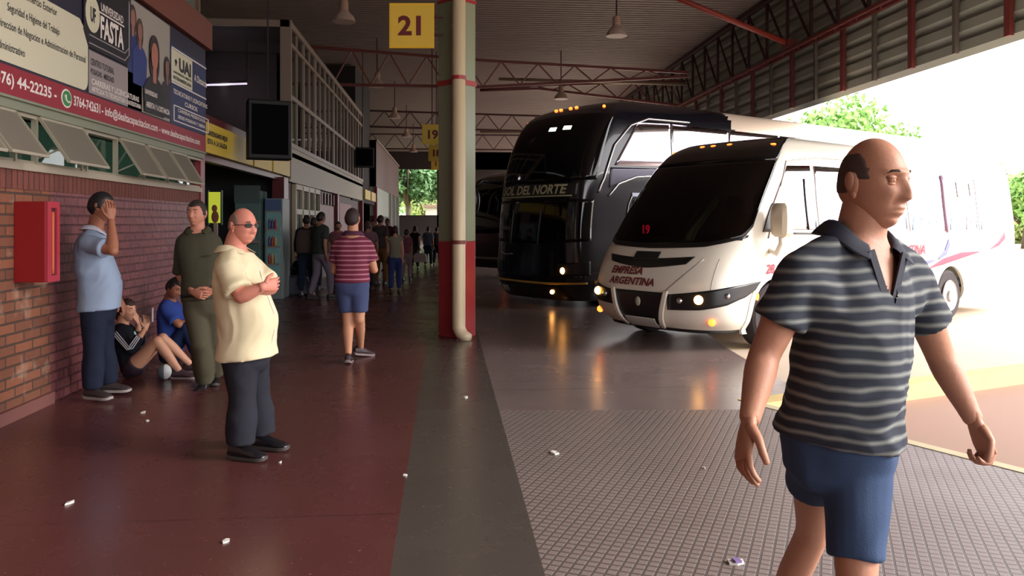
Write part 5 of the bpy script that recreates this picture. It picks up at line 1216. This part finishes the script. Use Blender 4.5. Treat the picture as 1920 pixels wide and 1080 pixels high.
c = (Jz['wrR'] + V((.03, -.12, -.48))); bag('white handbag hanging from the hand of the woman in black', 'handbag', c, (.42, .14, .30), (196, 184, 184), -ANG)
g = G(676, 548); bag('dark rolling bag on the floor beside the striped shirt man', 'rolling_bag', G(664, 530), (.45, .3, .6), (34, 36, 58))
c = Jx['neck'] - fx * .28 * kx; t = bag('brown backpack worn by the person beside the red office pillar', 'backpack', V((c.x, c.y, .95 * kx)), (.32, .2, .48), (62, 48, 44), math.atan2(fx.y, fx.x) - PI / 2, False)
g = G(308, 712); t = thing('ball', 'small grey and white ball on the floor under the sitting woman\'s knees', 'ball', loc=(g.x, g.y, 0))
m = MB(); R_ = Matrix.Rotation(.3, 3, 'Y'); m.ellipsoid((0, 0, .078), (.068, .068, .078), 24, 16)
bm_ = m.build('ball_shell', [mat('ball_grey', (96, 104, 108), .4), mat('ball_white', (196, 200, 200), .4)], t, True)
for p in bm_.data.polygons: p.material_index = 1 if p.center.x > .012 else 0
# a list of meshes, one per line of lettering
class ML(list):
    def add(s, v, f, mi=0): m = MB(); m.add(v, f, mi); s.append(m)
    def build(s, name, m, parent): return [q.build(name, m, parent) for q in s]
# ================================================================ BANNER, SHOP SIGNS, SHOP, TREES, SMALL THINGS
def fit_text(mb, txt, X, ya, yb, z0, hgt, mi=0, bold=0.0, shear=0.0, o=0.0):
    vs, fs = text_mesh(txt, 1.0, bold=bold, shear=shear)
    if not vs: return
    x0 = min(v[0] for v in vs); x1 = max(v[0] for v in vs); cap = .70
    if isinstance(mb, ML): m_ = MB(); mb.append(m_); mb = m_
    mb.add([(X + o, ya + (x - x0) / (x1 - x0) * (yb - ya), z0 + y / cap * hgt) for x, y in vs], fs, mi)
def zp(px, py, X=X0):
    y = YW(px, X); d = X * SA + y * CA; return HC - (py - HY) / F * d
XB = X0 + .06
ban = thing('shop_banner', 'long advertising banner above the strip windows with red phone number band', 'banner', loc=(XB, 0, 0), local=False)
def bpanel(name, ya, yb, za, zb, m, th=.01, dx=0.0, label=None):
    b = MB(); b.box((XB + dx, ya, za), (XB + dx + th, yb, zb)); o = b.build(name, m, ban)
    if label: o['label'] = label
    return o
M_navyb = mat('banner_navy', (30, 28, 50), .45); M_white_b = mat('banner_cream', (196, 192, 168), .45); M_redb = mat('banner_red', (134, 28, 44), .45)
M_ink = mat('banner_ink', (40, 40, 44), .5); M_wht = mat('banner_white_ink', (214, 206, 200), .5); M_greyb = mat('banner_grey', (140, 130, 130), .45)
ZB0, ZB1 = 2.525, 3.93
yEnd = YE - .1
bpanel('backing', -4, yEnd, ZB0, ZB1, M_navyb, .02)
bpanel('red_band', -4, yEnd, ZB0, 2.745, M_redb, .006, .02, 'red contact band')
# cream list panel with a rounded lower corner
b = MB(); ya, yb, za, zb = 2.0, YW(146), 2.765, 3.40; r = .10; poly = [(ya, za)] + [(yb - r + r * math.sin(a), za + r - r * math.cos(a)) for a in [k * PI / 12 for k in range(7)]] + [(yb, zb - .12), (yb - .17, zb), (ya, zb)]
b.loft([[V((XB + .02, y, z)) for y, z in poly], [V((XB + .03, y, z)) for y, z in poly]]); b.build('cream_panel', M_white_b, ban)
b = ML()
for txt, pa, pb, py0, h in (('Comercio Exterior', 20, 86, 30, .062), ('Seguridad e Higiene del Trabajo', -10, 91, 66, .062), ('Direccion de Negocios e Administracion de Personal', -30, 141, 118, .062), ('Administrativo', -34, 24, 107, .062)):
    y1 = YW(pb); z = zp(pb, py0 if pb > 30 else 107); fit_text(b, txt, XB + .032, YW(pa), y1, z, h, bold=.01)
b.build('course_lettering', M_ink, ban)
# contact line
b = ML()
zt = 2.60
fit_text(b, '(376) 44-22235 -', XB + .028, YW(-38), YW(86), zt, .085, bold=.025); fit_text(b, '3764-742631', XB + .028, YW(119), YW(170), zt, .085, bold=.025)
fit_text(b, '- info@dealtacapacitacion.com', XB + .028, YW(173), YW(281), zt, .08, bold=.02); fit_text(b, '- www.dealtacapacitacion.com', XB + .028, YW(284), YW(362), zt, .075, bold=.02)
b.build('contact_lettering', M_wht, ban)
yc = YW(105)
def yzdisc(mb, X, y, z, ry, rz, th=.004, n=28):
    mb.loft([[V((X, y + ry * math.cos(2 * PI * k / n), z + rz * math.sin(2 * PI * k / n))) for k in range(n)], [V((X + th, y + ry * math.cos(2 * PI * k / n), z + rz * math.sin(2 * PI * k / n))) for k in range(n)]])
b = MB(); yzdisc(b, XB + .026, yc, 2.637, .095, .082); b.build('phone_logo_rim', M_wht, ban)
b = MB(); yzdisc(b, XB + .030, yc, 2.637, .078, .067); b.build('phone_logo_disc', mat('logo_green', (40, 120, 60), .45), ban)
b = MB(); b.tube([(XB + .036, yc - .04, 2.665), (XB + .036, yc - .028, 2.625), (XB + .036, yc + .005, 2.605), (XB + .036, yc + .038, 2.612)], [.013, .008, .008, .013], 8); b.build('handset', M_wht, ban, True)
# university panels
yf0, yf1 = YW(137), YW(219); zl = 3.16
b = MB(); poly = [(yf0 + .1, zl + .02), (yf1, zl + .02), (yf1 + .12, zl + .12), (yf1 + .12, zl + .75), (yf0, zl + .75), (yf0, zl + .16)]
b.loft([[V((XB + .03, y, z)) for y, z in poly], [V((XB + .036, y, z)) for y, z in poly]]); b.build('dark_shield', mat('banner_black', (24, 22, 30), .45), ban)
for o_, zz in ((.0, 0), (.0, .075)):
    b = MB(); b.tube([(XB + .04, yf0 + .1, zl + .06 + zz), (XB + .04, yf1 - .05, zl + .06 + zz), (XB + .04, yf1 + .06, zl + .14 + zz), (XB + .04, yf1 + .06, zl + .7)], .006, 6); b.build('shield_line', mat('banner_line', (150, 146, 152), .5), ban)
b = MB(); yzdisc(b, XB + .038, YW(153), 3.50, .15, .17); b.build('seal', M_white_b, ban)
b = ML(); fit_text(b, 'UF', XB + .045, YW(148), YW(158), 3.43, .13, bold=.03); b.build('seal_lettering', M_ink, ban)
b = ML(); fit_text(b, 'FASTA', XB + .041, YW(168), YW(213), 3.33, .20, bold=.035); fit_text(b, 'UNIVERSIDAD', XB + .041, YW(169), YW(212), 3.585, .075, bold=.015); b.build('fasta_lettering', M_wht, ban)
bpanel('white_rule', YW(166), YW(214), 3.555, 3.57, M_wht, .004, .037)
bpanel('grey_info_panel', YW(148), YW(250), 2.76, 3.16, M_greyb, .006, .024)
b = ML(); fit_text(b, 'CENTRO TUTORIAL', XB + .032, YW(151), YW(196), 3.03, .06, bold=.02); fit_text(b, 'POSADAS - MISIONES', XB + .032, YW(151), YW(196), 2.945, .05, bold=.02); b.build('info_lettering', M_ink, ban)
b = ML(); fit_text(b, 'CARRERAS Y LICENCIATURAS', XB + .032, YW(153), YW(244), 2.85, .055, bold=.02); fit_text(b, 'ARTICULA TU TECNICATURA UNIVERSITARIA', XB + .032, YW(153), YW(248), 2.785, .045, bold=.02); b.build('course_lettering', M_wht, ban)
# photo of people on the banner (flat printed figures)
ph0, ph1 = YW(223), YW(304)
bpanel('photo_ground', ph0, ph1, 2.76, ZB1 - .02, mat('photo_backdrop', (146, 140, 132), .45), .004, .026)
def fig(y, z, s, top, skin, hairc, nm):
    b = MB(); poly = [(y - .30 * s, z - .95 * s), (y - .33 * s, z - .42 * s), (y - .20 * s, z - .30 * s), (y - .07 * s, z - .24 * s), (y + .07 * s, z - .24 * s), (y + .20 * s, z - .30 * s), (y + .33 * s, z - .42 * s), (y + .30 * s, z - .95 * s)]
    poly = [(max(ph0, min(ph1, a)), max(2.77, c)) for a, c in poly]; xx = XB + .031 + .004 * nm
    b.loft([[V((xx, a, c)) for a, c in poly], [V((xx + .002, a, c)) for a, c in poly]]); b.build('printed_jacket', mat('print_%d' % top[2], top, .5), ban)
    b = MB(); yzdisc(b, xx + .001, y, z + .02 * s, .15 * s, .20 * s, .002); yzdisc(b, xx + .001, y, z - .1 * s, .15 * s, .2 * s, .002); b.build('printed_hair', mat('print_hair_%d' % hairc[0], hairc, .5), ban)
    b = MB(); yzdisc(b, xx + .003, y, z - .02 * s, .105 * s, .155 * s, .002); b.box((xx + .002, y - .05 * s, z - .32 * s), (xx + .004, y + .05 * s, z - .12 * s)); b.build('printed_face', mat('print_skin_%d' % skin[0], skin, .5), ban)
fig(YW(232), 3.72, .62, (34, 44, 96), (140, 96, 84), (60, 40, 36), 0)
fig(YW(245), 3.62, .62, (36, 50, 110), (130, 90, 80), (70, 50, 44), 1)
fig(YW(297), 3.38, .62, (40, 36, 46), (120, 84, 74), (50, 36, 34), 2)
fig(YW(272), 3.45, 1.0, (26, 24, 30), (158, 100, 86), (44, 28, 28), 3)
b = ML(); fit_text(b, 'UNIVERSIDAD', XB + .052, YW(252), YW(276), 2.97, .05, bold=.02); fit_text(b, 'ABIERTA Y A DISTANCIA', XB + .052, YW(254), YW(300), 2.83, .06, bold=.02); b.build('caption_lettering', M_wht, ban)
# navy panel at the end
bpanel('blue_panel', YW(306), yEnd, 2.76, 3.72, mat('banner_blue', (34, 42, 84), .45), .004, .022)
bpanel('white_block', YW(307), YW(347), 3.27, 3.66, M_white_b, .005, .027)
for zz in (3.665, 3.245): bpanel('white_rule', YW(307), yEnd, zz, zz + .018, M_wht, .004, .03)
b = ML(); fit_text(b, 'UAI', XB + .035, YW(321), YW(344), 3.44, .15, bold=.05); fit_text(b, 'UNIVERSIDAD ABIERTA', XB + .035, YW(310), YW(345), 3.375, .03, bold=.02); fit_text(b, 'INTERAMERICANA', XB + .035, YW(310), YW(345), 3.305, .04, bold=.03)
y_ = YW(315); b.add([(XB + .035, y_ - .05, 3.53), (XB + .035, y_, 3.46), (XB + .035, y_ + .05, 3.53), (XB + .035, y_, 3.56)], [(0, 1, 2, 3)]); b.build('uai_lettering', M_ink, ban)
b = ML(); fit_text(b, 'A Distancia', XB + .030, YW(351), YW(375), 3.42, .09, bold=.02); fit_text(b, 'TECNICATURAS Y LICENCIATURAS', XB + .030, YW(311), YW(376), 3.13, .055, bold=.02); fit_text(b, 'CURSOS', XB + .030, YW(333), YW(357), 3.03, .055, bold=.02)
fit_text(b, 'CARRERAS PRESENCIALES', XB + .030, YW(320), YW(372), 2.925, .04, bold=.02); fit_text(b, 'SEDES POSADAS Y OBERA', XB + .030, YW(320), YW(372), 2.845, .04, bold=.02); b.build('panel_lettering', M_wht, ban)
b = MB(); q = [(YW(312), 2.80), (YW(378), 2.80), (YW(378), 2.985), (YW(312), 2.985)]
for (a, c), (e, f) in zip(q, q[1:] + q[:1]): b.bar((XB + .03, a, c), (XB + .03, e, f), .008, .012)
b.build('outline_box', M_wht, ban)

# yellow fascia signs over the shop
def ysign(pa, pb, za, zb, label, lines=()):
    t = thing('shop_sign', label, 'sign', loc=(X0 - .02, (YW(pa) + YW(pb)) / 2, za), local=False, group='yellow fascia signs')
    b = MB(); b.box((X0 - .06, YW(pa), za), (X0 + .02, YW(pb), zb)); b.build('sign_box', mat('dull_sign_yellow', (196, 168, 62), .5), t)
    if lines:
        b = ML()
        for txt, a, c, z, h in lines: fit_text(b, txt, X0 + .024, YW(a), YW(c), z, h, bold=.03)
        b.build('lettering', M_ink, t)
ysign(382.5, 472, 2.55, 2.98, 'long yellow sign with two dark text lines over the shop opening', (('MANTENGAMOS MEJOR', 386, 424, 2.80, .07), ('ESTA A LA SALIDA', 386, 423, 2.68, .07)))
ysign(475, 508, 2.55, 2.95, 'short yellow sign between the long one and the last one')
ysign(511, 542, 2.55, 2.95, 'last yellow sign, beside the dark red office pillar', (('SALIDA', 518, 534, 2.85, .035),))
t = thing('sign_beam', 'dark maroon beam behind the yellow shop signs', 'beam', local=False); b = MB(); b.box((X0 - .2, YE, 2.98), (X0 - .02, Y1, 3.1)); b.box((X0 - .2, YE, 2.45), (X0 - .08, Y1, 2.98)); b.build('beam', M_redd, t)
ysign(684, 694, 2.55, 2.95, 'small yellow sign far down the hall by the hanging screen')
ysign(696, 704, 2.55, 2.95, 'smallest yellow sign, furthest down the hall')
# dark hanging screens
def tv(px, py, d, w_, h_, dep, label, rz):
    c = P(px, py, d); t = thing('hanging_screen', label, 'screen', loc=c, rz=rz)
    b = MB(); b.loft([[V((x * w_ / 2 * k, y, z * h_ / 2 * k)) for x, z in ((-1, -1), (1, -1), (1, 1), (-1, 1))] for y, k in ((-dep / 2, .96), (-dep / 2 + .03, 1), (0, 1), (dep / 2, .62))]); b.build('housing', mat('black_screen_housing', (12, 12, 16), .7), t, bevel=.01)
    b = MB(); b.box((-w_ * .42, -dep / 2 - .005, -h_ * .42), (w_ * .42, -dep / 2, h_ * .42)); b.build('glass', mat('dark_screen_glass', (6, 6, 9), .8, spec=.05), t)
    b = MB(); b.box((-.012, -.012, h_ / 2), (.012, .012, 8 - c.z)); b.build('hanging_rod', M_dark, t)
tv(502, 246, 13.1, .68, .96, .55, 'large dark screen hanging before the yellow shop signs', .35)
tv(680, 296, 30, .75, .75, .6, 'dark screen hanging far down the hall before the next block', .3)

# shop interior
def boxthing(name, label, cat, a, b_, m, parts=(), group=None):
    t = thing(name, label, cat, loc=((a[0] + b_[0]) / 2, (a[1] + b_[1]) / 2, a[2]), local=False, group=group)
    k = MB(); k.box(a, b_); k.build('carcass', m, t, bevel=.01)
    for nm, pa, pb, pm in parts: k = MB(); k.box(pa, pb); k.build(nm, pm, t)
    return t
M_glow = mat('fridge_glow', (64, 84, 82), .3, emit=.10, emitcol=(140, 190, 190)); M_gl2 = mat('blue_glow', (58, 66, 80), .3, emit=.04, emitcol=(110, 140, 210))
ybk = Y1 - .15
def fpx(px, Y): a = math.atan((px - 960) / F) + ANG; return Y * math.tan(a)
fx0, fx1 = fpx(496, 16.6), fpx(530, 16.6)
t = boxthing('display_fridge', 'tall lit display fridge at the back of the shop opening', 'fridge', (fx0, 16.6, 0), (fx1, 17.3, 2.05), mat('fridge_grey', (120, 130, 130), .5), [('glass_door', (fx0 + .04, 16.57, .35), (fx1 - .04, 16.6, 1.75), M_glow), ('light_box', (fx0 + .02, 16.56, 1.8), (fx1 - .02, 16.6, 2.03), M_gl2)])
for z in (.7, 1.05, 1.4):
    k = MB(); k.box((fx0 + .05, 16.42, z), (fx1 - .05, 16.57, z + .03)); k.build('shelf_edge', M_frame, t)
cols = ((150, 50, 50), (60, 90, 60), (170, 150, 80), (60, 70, 120), (130, 130, 130))
n_ = 0
for z in (.73, 1.08, 1.43):
    for i in range(3):
        k = MB(); xx = fx0 + .12 + i * (fx1 - fx0 - .24) / 2; k.lathe((xx, 16.50, z), [(.028, 0), (.03, .01), (.03, .14), (.012, .18), (.012, .21)], 10)
        o = k.build('bottle', mat('bottle_%d' % cols[(i + n_) % 5][0], cols[(i + n_) % 5], .3), None, auto=True); tag(o, 'small bottle on a shelf of the lit shop fridge', 'bottle', 'bottles in the shop fridge'); n_ += 1
sx0, sx1 = fpx(440, 16.4), fpx(488, 16.4)
t = boxthing('shelf_unit', 'dim grey green shelf unit left of the shop fridge', 'shelf', (sx0, 16.4, 0), (sx1, 17.0, 2.2), M_teal, [('header', (sx0, 16.36, 1.95), (sx1, 16.4, 2.3), mat('header_grey', (70, 84, 84), .5)), ('shelf', (sx0, 16.3, 1.15), (sx1, 16.4, 1.19), M_frame), ('shelf', (sx0, 16.3, 1.55), (sx1, 16.4, 1.59), M_frame), ('mirror_panel', (sx0 + .1, 16.37, 1.2), (sx1 - .1, 16.39, 1.52), mat('pale_teal', (110, 140, 136), .3, emit=.12))])
cx0 = fpx(392, 14.2); cx1 = fpx(520, 14.2)
boxthing('shop_counter', 'dark red brown counter inside the shop opening', 'counter', (cx0, 14.4, 0), (min(cx1, X0 - .35), 15.0, 1.02), mat('counter_brown', (78, 40, 38), .5), [('counter_top', (cx0 - .05, 14.32, 1.02), (min(cx1, X0 - .35) + .03, 15.05, 1.07), mat('counter_top_grey', (110, 104, 100), .3))])
p0 = P(391, 360, 13.2); p1 = P(413, 418, 13.2)
t = thing('poster', 'lit yellow green poster with a figure just past the red corner pillar', 'poster', loc=(p0.x, p0.y, p1.z), local=False)
k = MB(); k.box((p0.x, p0.y, p1.z), (p1.x, p0.y + .05, p0.z)); k.build('light_box', mat('poster_lime', (190, 196, 60), .4, emit=.55, emitcol=(190, 200, 60)), t)
k = MB(); k.ellipsoid(((p0.x + p1.x) / 2, p0.y - .004, p1.z + .24), (.045, .004, .06)); k.ellipsoid(((p0.x + p1.x) / 2 + .01, p0.y - .004, p1.z + .1), (.06, .004, .10)); k.build('printed_figure', mat('poster_figure', (120, 70, 50), .5), t, True)
k = MB(); k.box((p0.x - .02, p0.y - .004, p1.z - .03), (p0.x, p0.y + .06, p0.z + .03)); k.box((p1.x, p0.y - .004, p1.z - .03), (p1.x + .02, p0.y + .06, p0.z + .03)); k.build('frame', mat('poster_frame_green', (40, 70, 40), .5), t)
k = MB(); k.box(((p0.x + p1.x) / 2 - .03, p0.y + .05, 0), ((p0.x + p1.x) / 2 + .03, p0.y + .1, p0.z)); k.build('stand_post', M_frame, t)

# fire hose cabinet: side faces the camera, glass door faces the hall
ya, yb = YW(32), YW(78); z0, z1 = 1.08, 1.72
ch = thing('fire_hose_cabinet', 'red metal fire hose cabinet with glass door mounted on the brick wall', 'cabinet', loc=(X0, 5.9, z0), local=False)
cd = .24; yA = YW(80, X0 + cd) ; yN = yA - .0
pa = P(32, 440, 0.001)
# near side plate spans px 32..78, front door px 78..108
yn = YW(32, X0 + .0); ynf = YW(79, X0 + cd)
yn = (yn + ynf) / 2; D_ = cd
yf = YW(108, X0 + D_)
k = MB(); k.box((X0, yn, z0), (X0 + D_, yf, z1)); k.build('cabinet_body', mat('fire_red', (140, 22, 26), .4), ch, bevel=.006)
fr_ = mat('pink_red_frame', (170, 50, 66), .4)
for a, b_ in (((yn + .06, z0), (yf - .05, z0 + .05)), ((yn + .06, z1 - .05), (yf - .05, z1)), ((yn, z0), (yn + .06, z1)), ((yf - .05, z0), (yf, z1))):
    k = MB(); k.box((X0 + D_, a[0], a[1]), (X0 + D_ + .018, b_[0], b_[1])); k.build('door_rail', fr_, ch)
k = MB(); k.box((X0 + D_, yn + .06, z0 + .05), (X0 + D_ + .004, yf - .05, z1 - .05)); k.build('door_glass', mat('cabinet_glass', (70, 34, 38), .15), ch)
k = MB(); k.tube([(X0 + D_ + .012, yn + .09, z0 + .06 + .05 * i) for i in range(11)], .014, 8); k.build('hose_edge', mat('orange_hose', (190, 90, 50), .6), ch, True)

# litter on the floor
lit = [(268, 774, .05, 'crumpled white scrap left of the cream shirt man'), (276, 790, .03, 'tiny white scrap below the crumpled one'), (130, 943, .05, 'pale scrap on the maroon floor near the brick plinth'), (523, 836, .05, 'white scrap at the toes of the cream shirt man'), (525, 868, .025, 'tiny scrap in front of the cream shirt man'),
       (759, 892, .03, 'white crumb on the edge of the grey floor stripe'), (873, 746, .06, 'white cigarette end on the grey stripe before the column'), (1041, 849, .07, 'white slip lying on the embossed tiles'), (1320, 878, .025, 'white crumb on the tiles beside the walking man\'s hand'), (423, 1016, .05, 'pale flake on the maroon floor at the lower middle')]
random.seed(3)
for px, py, s_, lb in lit:
    g = G(px, py); k = MB(); n_ = 7; ring = [(g.x + s_ * .5 * math.cos(2 * PI * i / n_) * random.uniform(.5, 1.1), g.y + s_ * .8 * math.sin(2 * PI * i / n_) * random.uniform(.4, 1.1)) for i in range(n_)]
    k.loft([[V((x, y, .0005)) for x, y in ring], [V((x + random.uniform(-.004, .004), y, random.uniform(.003, .012))) for x, y in ring]]); o = k.build('paper_scrap', mat('paper_white', (200, 196, 190), .8)); tag(o, lb, 'litter')
g = G(1379, 1056); t = thing('crumpled_wrapper', 'crumpled white and violet wrapper on the tiles left of the walking man', 'litter', loc=g)
k = MB(); k.loft([[V((x, y, z)) for x, y in ((-.035, -.02), (.0, -.03), (.035, -.015), (.04, .02), (.0, .012), (-.03, .025))] for z in (.001, .012)]); k.build('paper', mat('paper_white', (200, 196, 190), .8), t)
k = MB(); k.loft([[V((x, y, z)) for x, y in ((-.01, -.03), (.02, -.028), (.015, .01), (-.015, .008))] for z in (.012, .022)]); k.build('folded_edge', mat('wrapper_violet', (120, 100, 150), .6), t)

# ---- trees
M_trunk = mat('tree_bark', (90, 78, 62), .9)
def leafm(n, c):
    m = mat(n, c, .6, noise_amt=.35, noise_scale=1.2); return m
def tree(c, H, W_, m, label, seed, n=3800, trunk=.35, leaf=.28, group=None):
    rnd = random.Random(seed); t = thing('tree', label, 'tree', loc=c, local=True, group=group)
    k = MB(); k.tube([(0, 0, 0), (.1, 0, H * .25), (0, .1, H * .5), (.1, 0, H * .8)], [trunk, trunk * .8, trunk * .6, trunk * .2], 10)
    for i in range(6):
        a = rnd.uniform(0, 6.28); k.tube([(0, 0, H * .3), (math.cos(a) * W_ * .2, math.sin(a) * W_ * .2, H * .5), (math.cos(a) * W_ * .4, math.sin(a) * W_ * .4, H * .68)], [trunk * .4, trunk * .25, .04], 7)
    k.build('trunk', M_trunk, t, True)
    blobs = [(V((rnd.uniform(-.34, .34) * W_, rnd.uniform(-.34, .34) * W_, H * rnd.uniform(.42, .82))), rnd.uniform(.18, .32) * W_) for _ in range(11)]
    k = MB()
    for i in range(n):
        b_, r = blobs[rnd.randrange(len(blobs))]; d = V((rnd.gauss(0, 1), rnd.gauss(0, 1), rnd.gauss(0, .8))).normalized(); p = b_ + d * r * rnd.uniform(.6, 1.05)
        u = V((rnd.gauss(0, 1), rnd.gauss(0, 1), rnd.gauss(0, 1))).normalized(); w2 = u.cross(d).normalized() if u.cross(d).length > .01 else V((1, 0, 0)); s_ = leaf * rnd.uniform(.6, 1.3)
        k.add([p - u * s_, p + w2 * s_ * .5, p + u * s_, p - w2 * s_ * .5], [(0, 1, 2, 3)])
    k.build('foliage', m, t, fix=False); return t
M_lf1 = leafm('leaf_bright', (132, 176, 92)); M_lf2 = leafm('leaf_deep', (66, 104, 54)); M_lf3 = leafm('leaf_yellow', (176, 196, 128))
def at(px, d): p = P(px, HY, d); return V((p.x, p.y, -.3))
tree(at(1555, 60), 11.2, 8, M_lf1, 'bright green tree above the coach roofs beyond the fascia', 1, 5000, leaf=.3)
tree(at(1650, 70), 10.8, 7, M_lf1, 'lighter tree right of it above the walking man', 2, 4200, leaf=.3)
tree(at(1800, 70), 6.2, 9, M_lf3, 'pale tree behind the rear of the white minibus', 3, 4200, leaf=.3)
tree(at(1925, 48), 5.0, 5.0, M_lf1, 'green tree at the right edge beyond the minibus', 4, 4200, leaf=.25)
tree(at(1925, 60), 3.0, 5, M_lf3, 'low pale yellow shrubbery at the right edge', 5, 3000, leaf=.25)
for i, (px, d, h_, w_, m_) in enumerate(((764, 80, 11, 4.5, M_lf2), (798, 104, 8, 7, M_lf3), (775, 118, 8, 9, M_lf1), (735, 92, 10, 6, M_lf2), (836, 88, 11, 4.5, M_lf2), (866, 112, 9, 6, M_lf2))):
    tree(at(px, d), h_, w_, m_, ['dark leafy tree at the far left of the end opening', 'bright leafy tree in the middle of the end opening', 'pale low tree seen deep in the end opening', 'dark tree partly behind the left shop blocks', 'dark tree at the right of the end opening', 'dark tree behind the column, beyond the end opening'][i], 20 + i, 3800, leaf=.3)
# low white house glimpsed through the end opening
t = thing('distant_house', 'small pale building among the trees beyond the end opening', 'house', local=False)
c = at(812, 84); k = MB(); k.box((c.x - .8, c.y, -.3), (c.x + .9, c.y + 3, 3.2)); k.build('wall', mat('house_white', (200, 190, 180), .7), t); k = MB(); k.box((c.x - 1, c.y - .2, 3.2), (c.x + 1.1, c.y + 3.2, 3.45)); k.build('roof', mat('house_roof', (150, 120, 110), .7), t)
